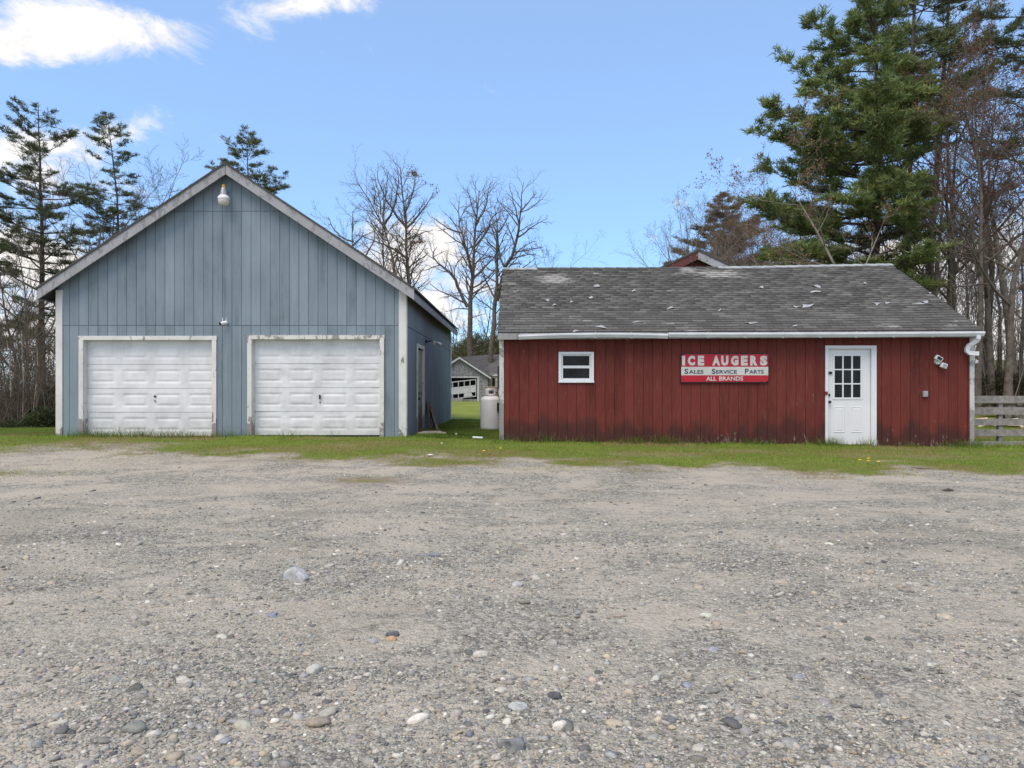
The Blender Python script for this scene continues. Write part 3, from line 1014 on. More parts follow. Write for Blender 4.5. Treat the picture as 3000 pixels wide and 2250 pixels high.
# side flood lamps
fy, fz = 18.25, Z(1003, 18.25)
fl = empty('twin_floodlight', (G1, fy, fz), 'small twin flood lamp on the shaded side wall of the garage', 'wall light')
MB().tube([(G1, fy, fz + .02), (G1 + .05, fy, fz + .02)], .05, 12).tube([(G1 + .04, fy, fz + .02), (G1 + .16, fy - .05, fz + .03)], .018).build('mount', M_BLACK, fl, True)
for dx_, dy_, dz_ in ((.20, -.12, .02), (.30, .02, .0)):
    p = Vector((G1 + .14, fy - .04, fz + .03)); q = Vector((G1 + dx_, fy + dy_, fz + dz_)); e = q + (q - p).normalized() * .09 + Vector((0, 0, -.04))
    lo = MB().tube([p, q], .014, 8).tube([q, e], [.025, .055], 14).build('lamp_head', M_GREYMET, fl, True)
    MB().tube([e, e + (e - q).normalized() * .02], [.052, .04], 14).build('lens', M_LAMPG, lo, True)

# ------------------------------------------------------------------ red workshop
RY = 15.10
def rx(px): return X(px, RY)
def rz(py): return Z(py, RY)
R0, R1 = rx(1463), rx(2853)
shop = empty('workshop', ((R0 + R1) / 2, RY, .2), 'long low barn red workshop with grey shingle roof and white door', 'workshop')
EAVE_Y, RIDGE_Y = 14.86, 18.6
def eave_z(x): return np.interp(x, [R0, R1], [2.585, 2.635])
def ridge_z(x): return np.interp(x, [-.6, 3.0, 6.0, 9.7], [4.655, 4.660, 4.695, 4.765])
def base_z(x): return float(np.interp(x, [R0, R1], [.325, .185]))
WIN = (rx(1641), rx(1735), rz(1115), rz(1036))
DOR = (rx(2423), rx(2560), 0, rz(1018))
holesR = [WIN, DOR]
RTOP = 2.60
mb = MB(); clipped(mb, R0 + .01, R1 - .01, .12, lambda x: RTOP, RY + .016, RY + .09, holesR)
wallr = mb.build('front_wall', M_RED, shop)
pitch = 103.0 / 3.687 / 135.8
xg = rx(1400 + 345 / 3.687) - pitch
while xg < R1 - .03:
    a, b = max(xg, R0 + .05) + .004, min(xg + pitch, R1 - .05) - .004
    xg += pitch
    if b - a < .03: continue
    mb = MB(); y0 = RY + rng.uniform(-.003, .002)
    zb = base_z((a + b) / 2) + rng.uniform(-.035, .02)
    clipped(mb, a, b, zb, lambda x: RTOP - .01, y0, RY + .0155, holesR)
    mb.build('wall_board', M_RED, wallr)
MB().box(R0 + .02, R1 - .02, RY + .03, RY + .12, -.1, .13).build('footing', M_CONC, shop)
MB().box(R0, rx(1476), RY - .024, RY + .09, base_z(R0) - .02, RTOP - .02).build('corner_trim', peeled('scabby_corner_paint', (.60, .60, .58), (.30, .29, .27), .52, .9), shop)
MB().box(rx(2840), R1, RY - .024, RY + .09, base_z(R1) - .02, RTOP).build('corner_trim', peeled('scabby_corner_paint_right', (.62, .63, .63), (.34, .33, .32), .56, .8), shop)
BK = 2 * RIDGE_Y - RY
for x0, x1 in ((R0, R0 + .07), (R1 - .07, R1)):
    mb = MB()
    zr = float(ridge_z(x0)) - .12
    mb.xprism([(RY + .09, .1), (BK, .1), (BK, RTOP - .05), (RIDGE_Y, zr), (RY + .09, RTOP - .05)], x0 + (.0 if x0 < 0 else .0), x1)
    mb.build('end_wall', M_RED, shop)
MB().box(R0 + .07, R1 - .07, BK - .08, BK, .1, RTOP - .05).build('rear_wall', M_RED, shop)
MB().box(R0 - .10, R0 - .003, 16.55, 16.85, 1.45, 1.98).build('vent_hood', plain('dark_grey_vent', (.05, .052, .055), .6, .2), shop)

# roof deck and shingles
RX0, RX1 = -.60, 9.70
def roof_pt(x, s_, up=0.0):
    """s_ 0 eave .. 1 ridge (front slope)"""
    e = np.array([x, EAVE_Y, float(eave_z(x)) + .045]); r_ = np.array([x, RIDGE_Y, float(ridge_z(x))])
    p = e + (r_ - e) * s_
    sag = -.035 * math.sin(math.pi * s_) * math.sin(math.pi * (x - RX0) / (RX1 - RX0))
    n = np.array([0, -(r_[2] - e[2]), r_[1] - e[1]]); n /= np.linalg.norm(n)
    return p + n * up + np.array([0, 0, sag])


nxs = np.linspace(RX0, RX1, 24)
V, Fc = [], []
for x in nxs:
    for s_, up in ((0, -.012), (.5, -.012), (1, -.012)):
        V.append(roof_pt(x, s_, up))
    yb_ = BK + .24
    V.append(np.array([x, yb_, float(eave_z(x)) + .03]))
    V.append(np.array([x, yb_, float(eave_z(x)) - .03])); V.append(roof_pt(x, 1, -.09)); V.append(roof_pt(x, 0, -.05))
k = 7
for i in range(len(nxs) - 1):
    for j in range(k):
        Fc.append((i * k + j, i * k + (j + 1) % k, (i + 1) * k + (j + 1) % k, (i + 1) * k + j))
Fc.append(list(range(k))[::-1]); Fc.append([(len(nxs) - 1) * k + j for j in range(k)])
V = [tuple(p) for p in V]
Fc = [f[::-1] for f in Fc]
roof = MB().add(V, Fc).build('roof', M_SHING, shop)
SL = math.hypot(RIDGE_Y - EAVE_Y, 4.68 - 2.63)
EXPO, TAB = .140, .305
rows = int(SL / EXPO)
tabmesh = []
for i in range(14):
    V = []
    ww = TAB - .010
    j1, j2 = rng.uniform(-.006, .006, 2)
    for zt, dz_ in ((0, 0), (1, 0)):
        for (x, y) in ((-ww / 2, j1), (ww / 2, j2), (ww / 2, EXPO + .015), (-ww / 2, EXPO + .015)):
            th = .013 if y < .05 else .003
            V.append((x, y, th if zt else th - .010))
    Fc = [(3, 2, 1, 0), (4, 5, 6, 7), (0, 1, 5, 4), (1, 2, 6, 5), (2, 3, 7, 6), (3, 0, 4, 7)]
    tabmesh.append((np.array(V), Fc, float(rng.random())))
tab_me = [mesh_np('shingle', V, Fc, M_SHING, False, {'tone': ('FLOAT', np.full(8, t_))}) for V, Fc, t_ in tabmesh]
RWL = WLOC[roof.name]
count = 0
JV, JF, JT, jn = [], [], [], 0
for r_ in range(rows):
    s_ = r_ * EXPO / SL
    xo = RX0 - (TAB / 2 if r_ % 2 else 0) + (.05 if r_ % 4 > 1 else 0) + rng.uniform(-.015, .015)
    nt = int((RX1 - RX0) / TAB) + 2
    for q in range(nt):
        xa, xb = xo + q * TAB, xo + (q + 1) * TAB
        if xb < RX0 + .03 or xa > RX1 - .03: continue
        xm = (xa + xb) / 2
        sx_ = 1.0
        if xa < RX0 - .012: sx_ = (xb - RX0 + .012) / TAB; xm = (RX0 - .012 + xb) / 2
        if xb > RX1 + .012: sx_ = (RX1 + .012 - xa) / TAB; xm = (xa + RX1 + .012) / 2
        xm = min(max(xm, RX0), RX1)
        p0 = roof_pt(xm, s_, -.006); p1 = roof_pt(xm, min(1, s_ + EXPO / SL), -.006)
        pr = roof_pt(xm + .1, s_, -.006)
        ey = (p1 - p0) / np.linalg.norm(p1 - p0); ex = (pr - p0) / np.linalg.norm(pr - p0)
        ez = np.cross(ex, ey)
        R_ = np.stack([ex, ey, ez], -1)
        a = rng.normal(0, .012)
        R_ = R_ @ np.array([[math.cos(a), -math.sin(a), 0], [math.sin(a), math.cos(a), 0], [0, 0, 1]])
        lift = abs(rng.normal(0, .012)) + (rng.random() < .03) * rng.uniform(.01, .05)
        R_ = R_ @ np.array([[1, 0, 0], [0, math.cos(lift), -math.sin(lift)], [0, math.sin(lift), math.cos(lift)]]).T
        vi = rng.integers(14)
        if count < 297:
            o = bpy.data.objects.new('shingle', tab_me[vi]); COL.objects.link(o)
            m4 = Matrix(R_.tolist()).to_4x4() @ Matrix.Diagonal((sx_, 1, 1, 1))
            m4.translation = Vector(p0) - RWL
            o.parent = roof; o.matrix_local = m4
            count += 1
        else:
            V, Fc, t_ = tabmesh[vi]
            JV.append((V * (sx_, 1, 1)) @ R_.T + p0); JF.append(np.array(Fc) + jn); JT += [float(rng.random())] * 8; jn += 8
c = np.array(RWL)
o = link('upper_shingles', mesh_np('upper_shingles', np.concatenate(JV) - c, np.concatenate(JF), M_SHING, False, {'tone': ('FLOAT', JT)}), roof)
tag(o, kind='stuff')
# ridge caps
x = RX0
while x < RX1 - .05:
    x2 = min(x + .30, RX1 + .01)
    pale = x > 4.9 or x < .15
    za, zb = float(ridge_z(x)) + .012, float(ridge_z(x2)) + .012
    sl = math.atan2(4.68 - 2.63, RIDGE_Y - EAVE_Y); L_ = .13
    dy_, dz_ = L_ * math.cos(sl), L_ * math.sin(sl)
    V = []
    for xx, zz_ in ((x, za + .012), (x2 + .02, zb)):
        V += [(xx, RIDGE_Y - dy_, zz_ - dz_), (xx, RIDGE_Y, zz_), (xx, RIDGE_Y + dy_, zz_ - dz_), (xx, RIDGE_Y + dy_, zz_ - dz_ - .014), (xx, RIDGE_Y, zz_ - .014), (xx, RIDGE_Y - dy_, zz_ - dz_ - .014)]
    Fc = [(0, 6, 7, 1), (1, 7, 8, 2), (2, 8, 9, 3), (3, 9, 10, 4), (4, 10, 11, 5), (5, 11, 6, 0), (0, 1, 4, 5), (1, 2, 3, 4), (11, 10, 7, 6), (10, 9, 8, 7)]
    MB().add(V, Fc).build('ridge_cap', M_CAP if pale else M_SHING, roof)
    x = x2
# torn scraps lying on the slope (photo px)
for px, py, wd, hg, an in ((1750, 838, .17, .09, -.5), (1858, 852, .10, .07, 0), (1728, 872, .16, .06, .2), (1675, 884, .09, .07, .1), (1763, 958, .24, .07, -.5), (1688, 970, .15, .06, .2), (1603, 880, .10, .08, .3), (1625, 893, .10, .05, 0),
                           (2390, 838, .14, .16, .9), (2392, 855, .30, .06, 0), (2365, 895, .36, .10, .45), (2333, 898, .16, .05, 0), (2567, 889, .16, .10, .8), (2598, 886, .12, .09, .2), (2708, 884, .17, .09, -.3), (2705, 890, .45, .03, -.15),
                           (2532, 830, .12, .06, .3), (2200, 946, .26, .05, .1), (2230, 842, .12, .07, 0), (2330, 955, .10, .05, 0), (1965, 902, .22, .05, .6), (2110, 908, .14, .03, .8), (1870, 943, .26, .03, 0), (2722, 858, .08, .06, 0)):
    s_ = .5
    for _ in range(30):
        y = EAVE_Y + (RIDGE_Y - EAVE_Y) * s_; xw = X(px, y); zw = Z(py, y)
        s_ = min(1, max(0, s_ + (zw - roof_pt(xw, s_, .02)[2]) / 2.0 * .6))
    ey = roof_pt(xw, min(1, s_ + .05)) - roof_pt(xw, s_); ey /= np.linalg.norm(ey); ex = np.array([1, 0, 0.]); ez = np.cross(ex, ey)
    pc = roof_pt(xw, s_, .018)
    V = []
    nn = 7
    for up in (0, .006):
        for i in range(nn):
            th = 2 * math.pi * i / nn
            rr = (1 + .35 * math.sin(3 * th + px)) * .5
            lx_, ly_ = wd * rr * math.cos(th), hg * 1.6 * rr * math.sin(th)
            lx_, ly_ = lx_ * math.cos(an) - ly_ * math.sin(an), lx_ * math.sin(an) + ly_ * math.cos(an)
            V.append(pc + ex * lx_ + ey * ly_ + ez * (up + .015 * math.sin(th * 2 + px)))
    Fc = [list(range(nn))[::-1], list(range(nn, 2 * nn))] + [(i, (i + 1) % nn, nn + (i + 1) % nn, nn + i) for i in range(nn)]
    MB().add(V, Fc).build('shingle_scrap', M_SCRAP, roof)

# fascia, gutters, downspout
MB().add([(RX0, EAVE_Y, 2.475), (RX1, EAVE_Y, 2.525), (RX1, EAVE_Y, 2.66), (RX0, EAVE_Y, 2.61), (RX0, EAVE_Y + .025, 2.475), (RX1, EAVE_Y + .025, 2.525), (RX1, EAVE_Y + .025, 2.66), (RX0, EAVE_Y + .025, 2.61)],
         [(0, 1, 2, 3), (7, 6, 5, 4), (0, 4, 5, 1), (3, 2, 6, 7), (1, 5, 6, 2), (0, 3, 7, 4)]).build('fascia', M_FASC2, shop)
MB().add([(RX0 + .02, EAVE_Y + .027, 2.50), (RX1 - .02, EAVE_Y + .027, 2.55), (RX1 - .02, RY - .028, 2.55), (RX0 + .02, RY - .028, 2.50)], [(0, 1, 2, 3), (3, 2, 1, 0)][:1]).build('soffit', M_RSOFFIT, shop)


def gutter(px0, px1, zs, name, brk):
    """K profile swept along x with a sag; zs top height (px rows) at both ends and middle"""
    yb_ = EAVE_Y - .003
    prof = [(yb_, 0), (yb_, -.105), (yb_ - .065, -.105), (yb_ - .085, -.075), (yb_ - .105, -.045), (yb_ - .105, -.004), (yb_ - .092, -.004), (yb_ - .092, -.04), (yb_ - .073, -.07), (yb_ - .058, -.095), (yb_ - .008, -.095), (yb_ - .008, 0)]
    n = 14
    V, Fc = [], []
    for i in range(n):
        t_ = i / (n - 1)
        px = px0 + (px1 - px0) * t_
        py = zs[0] * (1 - t_) + zs[2] * t_ + (zs[1] - (zs[0] + zs[2]) / 2) * 4 * t_ * (1 - t_)
        for y, dz_ in prof:
            V.append((X(px, EAVE_Y - .1), y, Z(py, EAVE_Y - .1) + dz_))
    k = len(prof)
    for i in range(n - 1):
        for j in range(k):
            Fc.append((i * k + j, (i + 1) * k + j, (i + 1) * k + (j + 1) % k, i * k + (j + 1) % k))
    # end plates
    for e in (0, n - 1):
        Fc.append([e * k + j for j in (0, 1, 2, 3, 4, 5)] if e else [e * k + j for j in (5, 4, 3, 2, 1, 0)])
    g_ = MB().add(V, Fc).build(name, M_ALU, shop)
    for px in brk:
        t_ = (px - px0) / (px1 - px0)
        py = zs[0] * (1 - t_) + zs[2] * t_ + (zs[1] - (zs[0] + zs[2]) / 2) * 4 * t_ * (1 - t_)
        xx, zz_ = X(px, EAVE_Y - .1), Z(py, EAVE_Y - .1)
        MB().obox((xx, yb_ - .112, zz_ + .005), (xx - .01, yb_ - .112, zz_ - .05), .025, .004, (0, 1, 0)).obox((xx - .02, yb_ - .09, zz_ - .110), (xx + .04, yb_ - .03, zz_ - .120), .02, .006).build('gutter_bracket', M_ALU, g_)
    return g_


gutter(1519, 1957, (980, 974, 977), 'gutter', [1745, 1850])
gutter(1960, 2886, (973.5, 973, 970), 'gutter', [2075, 2185, 2295, 2405, 2510, 2620, 2735])
# little bent wire under the eave
MB().tube([(rx(1825), RY - .15, rz(990)), (rx(1836), RY - .15, rz(1000)), (rx(1843), RY - .15, rz(990))], .007, 6).build('bent_hanger', M_RUST, shop)


def flat_sweep(mb, pts, w_, d_):
    """rectangular pipe through points in the xz plane at y given"""
    pts = [Vector(p) for p in pts]
    V, Fc = [], []
    for i, p in enumerate(pts):
        t_ = (pts[min(i + 1, len(pts) - 1)] - pts[max(i - 1, 0)]).normalized()
        n_ = Vector((t_.z, 0, -t_.x))
        if n_.length < .01: n_ = Vector((1, 0, 0))
        n_.normalize()
        b_ = t_.cross(n_)
        for a, b in ((-1, -1), (1, -1), (1, 1), (-1, 1)):
            V.append(tuple(p + n_ * a * w_ / 2 + b_ * b * d_ / 2))
    for i in range(len(pts) - 1):
        for q in range(4):
            Fc.append((i * 4 + q, i * 4 + (q + 1) % 4, (i + 1) * 4 + (q + 1) % 4, (i + 1) * 4 + q))
    Fc.append((3, 2, 1, 0)); Fc.append([(len(pts) - 1) * 4 + q for q in range(4)])
    return mb.add(V, Fc)


yd = EAVE_Y - .055
P_ = lambda px, py, y: (X(px, y), y, Z(py, y))
ds = flat_sweep(MB(), [P_(2865, 981, yd), P_(2865, 992, yd), P_(2861, 998, yd + .03), P_(2848, 1006, yd + .08), P_(2838, 1013, yd + .12), P_(2833, 1022, yd + .13), P_(2833, 1029, yd + .13), P_(2840, 1035, yd + .12), P_(2852, 1036, yd + .10), P_(2868, 1036, yd + .06)], .088, .07).build('downspout', M_ALU, shop, False, .006)
MB().box(rx(2823), rx(2830), RY - .10, RY - .06, rz(1031), rz(1028)).build('strap', M_ALU, ds)
# star ornament
sx0, sz0 = rx(2859), rz(1059)
poly = []
for i in range(10):
    rr = .055 if i % 2 == 0 else .023
    a = math.pi / 2 + i * math.pi / 5 + .2
    poly.append((sx0 + rr * math.cos(a), sz0 + rr * math.sin(a)))
st = MB().prism(poly, RY - .03, RY - .015).box(sx0 - .03, sx0 - .005, RY - .018, RY + .03, sz0 - .01, sz0 + .01).build('star_ornament', M_WHITE)
tag(st, 'small white star fixed to the right corner of the red workshop', 'ornament')

# window
wo = (rx(1636.5), rx(1739.6), rz(1120), rz(1030.8))
win = MB()
e = .058
win.box(wo[0], wo[0] + e, RY - .022, RY + .05, wo[2], wo[3]).box(wo[1] - e, wo[1], RY - .022, RY + .05, wo[2], wo[3])
win.box(wo[0] + e, wo[1] - e, RY - .022, RY + .05, wo[3] - e, wo[3]).box(wo[0] + e, wo[1] - e, RY - .022, RY + .05, wo[2], wo[2] + e)
winob = win.build('window', M_VINYL, shop, False, .004)
MB().box(wo[0] - .006, wo[1] + .006, RY - .040, RY - .0225, wo[2] - .008, wo[2] + .022).build('sill', M_VINYL, winob)
MB().box(wo[0] + .002, wo[1] - .002, RY + .10, RY + .13, wo[2], wo[3]).build('dark_room_back', M_DARK, winob)  # black sheet stands in for the unlit room behind the window
midz = (rz(1072) + rz(1078)) / 2
for z0, z1, yo in ((midz - .0, wo[3] - e, .012), (wo[2] + e, midz - .0, -.004)):
    s_ = .034; a, b = wo[0] + e + .002, wo[1] - e - .002
    z0 += .002; z1 -= .002
    sash = MB().box(a, a + s_, RY + yo, RY + yo + .03, z0, z1).box(b - s_, b, RY + yo, RY + yo + .03, z0, z1).box(a + s_, b - s_, RY + yo, RY + yo + .03, z0, z0 + .026).box(a + s_, b - s_, RY + yo, RY + yo + .03, z1 - .026, z1).build('sash', M_VINYL, winob)
    MB().box(a + s_, b - s_, RY + yo + .012, RY + yo + .018, z0 + .026, z1 - .026).build('pane', M_GLASS, winob)

# entry door
dl = (rx(2425.8), rx(2551), rz(1302), rz(1023))
YD = RY + .03
xs_ = [rx(q) for q in (2446.4, 2469, 2472.8, 2495.5, 2499.9, 2522.5)]
zs_ = [rz(q) for q in (1042.6, 1080.8, 1084.3, 1122.5, 1126.3, 1164.5)]
gl = (xs_[0] - .03, xs_[5] + .03, zs_[5] - .03, zs_[0] + .03)
dm = MB()
clipped(dm, dl[0], dl[1], dl[2], lambda x: dl[3], YD, YD + .045, [gl])
door = dm.build('entry_door', M_WHITE, shop)
fr = MB()
clipped(fr, gl[0] - .012, gl[1] + .012, gl[2] - .012, lambda x: gl[3] + .012, YD - .012, YD + .02, [(xs_[2 * i], xs_[2 * i + 1], zs_[2 * j + 1], zs_[2 * j]) for i in range(3) for j in range(3)])
fr.build('lite_frame', M_VINYL, door)
for i in range(3):
    for j in range(3):
        MB().box(xs_[2 * i], xs_[2 * i + 1], YD + .004, YD + .009, zs_[2 * j + 1], zs_[2 * j]).build('pane', M_GLASS, door)
MB().box(gl[0], gl[1], YD + .025, YD + .04, gl[2], gl[3]).build('dark_room_back', M_DARK, door)  # black sheet painted as the dark indoors behind the door panes


def embossed(x0, x1, z0, z1, y):
    mb = MB()
    a, b = .022, .05
    R = [(0, y - .0005), (a * .5, y - .011), (a, y - .001), (b, y - .007)]
    V, Fc = [], []
    for in_, yy in R:
        V += [(x0 + in_, yy, z0 + in_), (x1 - in_, yy, z0 + in_), (x1 - in_, yy, z1 - in_), (x0 + in_, yy, z1 - in_)]
    for i in range(3):
        for q in range(4):
            Fc.append((i * 4 + q, i * 4 + (q + 1) % 4, (i + 1) * 4 + (q + 1) % 4, (i + 1) * 4 + q))
    Fc.append((12, 13, 14, 15))
    return mb.add(V, Fc)


def dpx(c): return rx(2350 + c / 3.403)
def dpz(c): return rz(950 + c / 3.403)
for a, b in ((322, 428), (496, 602)):
    embossed(dpx(a), dpx(b), dpz(1078), dpz(822), YD).build('raised_panel', M_WHITE, door)
kx = dpx(271)
MB().tube([(kx, YD, dpz(775)), (kx, YD - .03, dpz(775)), (kx, YD - .045, dpz(775)), (kx, YD - .07, dpz(775)), (kx, YD - .08, dpz(775))], [.032, .012, .026, .03, .018], 16).build('knob', M_BLACK, door, True)
MB().tube([(kx, YD, dpz(705)), (kx, YD - .025, dpz(705))], [.032, .028], 16).build('deadbolt', M_BLACK, door, True)
MB().box(dpx(265), dpx(300), YD - .03, YD - .001, dpz(496), dpz(472)).build('door_sensor', M_BLACK, door, False, .004)
c0, c1, ct = rx(2417), rx(2566.6), rz(1012.3)
for a, b, z0, z1 in ((c0, dl[0] - .004, dl[2] - .04, dl[3] + .006), (dl[1] + .004, c1, dl[2] - .04, dl[3] + .006), (c0, c1, dl[3] + .006, ct)):
    MB().box(a, b, RY - .028, RY + .028, z0, z1).build('door_casing', M_VINYL, shop, False, .003)
MB().box(c0 - .0, c1 + .0, RY - .05, RY + .075, dl[2] - .055, dl[2] - .042).build('sill', M_ALU, shop)
MB().box(dpx(222), dpx(246), RY - .05, RY - .0285, dpz(703), dpz(670)).build('hasp', plain('red_hasp', (.14, .03, .025), .6), shop)

# sign
def gsx(c): return rx(1900 + c / 4.147)
def gsz(c): return rz(950 + c / 4.147)
S0, S1, SZ0, SZ1 = gsx(384), gsx(1449), gsz(712), gsz(355)
YS = RY - .045
sign = empty('shop_sign', ((S0 + S1) / 2, RY - .03, SZ0), 'red and white tin sign advertising ice augers on the red wall', 'sign')


def sign_mat(name, col, worn):
    m, t, p = material(name, .45, .4)
    P = pos(t)
    k = t.ss(t.noise(P, 14, 7, .7), .66, .72)
    n = t.noise(P, 3, 5, .65)
    c = t.ramp(n, [(.3, tuple(c * .78 for c in col)), (.7, col)])
    t.put(p.inputs['Base Color'], t.mix(t.math('MULTIPLY', k, .55), c, worn))
    return m


MS_R = sign_mat('sign_red', (.50, .012, .035), (.30, .10, .09))
MS_W = sign_mat('sign_white', (.66, .65, .62), (.36, .35, .33))
MS_N = sign_mat('sign_navy', (.025, .025, .075), (.06, .05, .07))
cc = .06
MB().prism([(S0, SZ0), (S1 - cc, SZ0), (S1 - .015, SZ0 + .02), (S1, SZ0 + .055), (S1, SZ1), (S0 + .05, SZ1), (S0, SZ1 - .03)], YS, YS + .03).build('backing', M_BLACK, sign)
b0, b1 = gsx(391), gsx(1445)
zr1, zr2, zr3, zr4 = gsz(366), gsz(518), gsz(620), gsz(700)
MB().prism([(b0, zr2), (b1, zr2), (b1, zr1), (b0 + .05, zr1), (b0, zr1 - .03)], YS - .004, YS - .0005).build('upper_red_band', MS_R, sign)
MB().box(b0, b1, YS - .004, YS - .0005, zr3, zr2).build('white_band', MS_W, sign)
MB().prism([(b0, zr4), (b1 - .055, zr4), (b1 - .02, zr4 + .02), (b1, zr4 + .045), (b1, zr3), (b0, zr3)], YS - .004, YS - .0005).build('lower_red_band', MS_R, sign)


def text(s_, x0, x1, z0, z1, mat, bold, y, capsmall=None):
    cu = bpy.data.curves.new('lettering', 'FONT')
    cu.body = s_; cu.size = 1.0; cu.offset = bold; cu.extrude = .004; cu.resolution_u = 3
    cu.space_character = 1.0
    o = bpy.data.objects.new('lettering_tmp', cu); COL.objects.link(o)
    dg = bpy.context.evaluated_depsgraph_get(); dg.update()
    me = bpy.data.meshes.new_from_object(o.evaluated_get(dg))
    bpy.data.objects.remove(o)
    co = np.zeros(len(me.vertices) * 3); me.vertices.foreach_get('co', co); co = co.reshape(-1, 3)
    lo, hi = co.min(0), co.max(0)
    V = np.zeros_like(co)
    V[:, 0] = x0 + (co[:, 0] - lo[0]) / (hi[0] - lo[0]) * (x1 - x0)
    V[:, 2] = z0 + (co[:, 1] - lo[1]) / (hi[1] - lo[1]) * (z1 - z0)
    V[:, 1] = y - .003 - np.sign(co[:, 2]) * .0012
    c = (V.min(0) + V.max(0)) / 2
    me.vertices.foreach_set('co', (V - c).ravel()); me.update()
    me.materials.clear(); me.materials.append(mat)
    o = bpy.data.objects.new('letter', me); COL.objects.link(o)
    o.parent = sign; o.location = Vector(c) - WLOC[sign.name]
    return o


YT = YS - .005
for ch, a, b in (('I', 402, 438), ('C', 470, 558), ('E', 592, 668), ('A', 766, 862), ('U', 874, 962), ('G', 992, 1084), ('E', 1114, 1194), ('R', 1226, 1314), ('S', 1344, 1432)):
    if ch == 'I':
        MB().box(gsx(402), gsx(438), YT - .003, YT - .0005, gsz(502), gsz(385)).build('letter', MS_W, sign)
    else:
        text(ch, gsx(a), gsx(b), gsz(503), gsz(383), MS_W, .07, YT)
for word, a, b in (('SALES', 430, 660), ('SERVICE', 760, 1065), ('PARTS', 1163, 1388)):
    wcap = 46 if word != 'PARTS' else 44
    text(word[0], gsx(a), gsx(a + wcap), gsz(603), gsz(541), MS_N, .012, YT)
    text(word[1:], gsx(a + wcap + 8), gsx(b), gsz(601), gsz(556), MS_N, .012, YT)
text('ALL', gsx(693), gsx(816), gsz(686), gsz(636), MS_W, .022, YT)
text('BRANDS', gsx(850), gsx(1140), gsz(686), gsz(634), MS_W, .022, YT)

# flood lamps and box on the red wall
fl = empty('security_floodlight', (rx(2748), RY, rz(1062)), 'white solar flood lamp with two tilted heads on the red wall', 'wall light')
MB().tube([(rx(2744), RY, rz(1060)), (rx(2744), RY - .06, rz(1060))], .06, 16).build('mount', M_WHITE, fl, True)
for (px, py, an, ww, hh) in ((2741, 1051, -.55, .15, .10), (2756, 1072, -.35, .125, .105)):
    cx_, cz_ = rx(px), rz(py)
    ca, sa = math.cos(an), math.sin(an)
    def q(u_, v_): return (cx_ + u_ * ca - v_ * sa, cz_ + u_ * sa + v_ * ca)
    hd = MB().prism([q(-ww / 2, -hh / 2), q(ww / 2, -hh / 2), q(ww / 2, hh / 2), q(-ww / 2, hh / 2)], RY - .15, RY - .07).build('lamp_head', M_WHITE, fl, False, .012)
    MB().prism([q(-ww * .36, -hh * .33), q(ww * .36, -hh * .33), q(ww * .36, hh * .33), q(-ww * .36, hh * .33)], RY - .154, RY - .148).build('lens', M_GREYMET if py > 1060 else M_BLACK, hd)
bx = MB().box(rx(2701), rx(2715), RY - .06, RY - .001, rz(1163), rz(1145.5)).build('outlet_box', M_GREYMET, None, False, .008)
tag(bx, 'small grey metal outlet box on the red wall right of the door', 'outlet box')
MB().box(rx(2702.5), rx(2713.5), RY - .064, RY - .059, rz(1161), rz(1147)).build('cover', M_GREYMET, bx)
eb = MB().box(rx(2680), rx(2689), RY - .10, RY - .03, rz(988.5), rz(983)).build('eave_lamp', M_LAMPG)
tag(eb, 'tiny cream fixture under the eave right of the white door', 'fixture')

# ------------------------------------------------------------------ red barn gable behind
BY = 23.0
barn = empty('red_barn', (X(2040, BY), BY, .5), 'weathered red gable peeking over the workshop ridge', 'barn')
bpx, bpz = X(2040, BY), Z(741, BY)
bs = .47
def bz(x): return bpz - bs * abs(x - bpx)
hw = 3.2
M_REDW = peeled('peeling_red_gable', (.13, .026, .022), (.30, .24, .21), .60)
MB().prism([(bpx - hw, .3), (bpx + hw, .3), (bpx + hw, bz(bpx + hw) - .25), (bpx, bpz - .25), (bpx - hw, bz(bpx - hw) - .25)], BY, BY + .12).build('gable_wall', M_REDW, barn)
for sg in (-1, 1):
    xt = bpx + sg * (hw + .3); xc = bpx + sg * .005
    pl = [(xc, bpz - .26), (xt, bz(xt) - .26), (xt, bz(xt)), (xc, bpz)]
    if sg < 0: pl = pl[::-1]
    MB().prism(pl, BY - .25, BY - .22).build('rake_board', peeled('red_rake', (.14, .045, .04), (.28, .25, .23), .60) if sg < 0 else peeled('white_rake', (.42, .42, .43), (.16, .09, .08), .56), barn)
    pl = [(xc, bpz + .004), (xt, bz(xt) + .004), (xt, bz(xt) + .07), (xc, bpz + .07)]
    if sg < 0: pl = pl[::-1]
    MB().prism(pl, BY - .27, BY + 7).build('roof', M_SHING, barn)

# ------------------------------------------------------------------ far derelict shed
SY = 60.0
ppm = F / SY
far = empty('derelict_shed', (X(1347, SY), SY, Z(1172, SY)), 'derelict grey clapboard shed with a collapsed white garage door', 'shed')
M_CLAP = peeled('grey_clapboard', (.36, .36, .37), (.22, .22, .22), .50)
M_FWHITE = plain('old_white_paint', (.60, .61, .63), .7, .15, 3)
fx = lambda px: X(px, SY)
fz_ = lambda py: Z(py, SY)
pk = (fx(1347), fz_(1046)); hw = fx(1430) - fx(1347)
zev = fz_(1100); zb = fz_(1174)
op = (fx(1262), fx(1401), zb, fz_(1106))
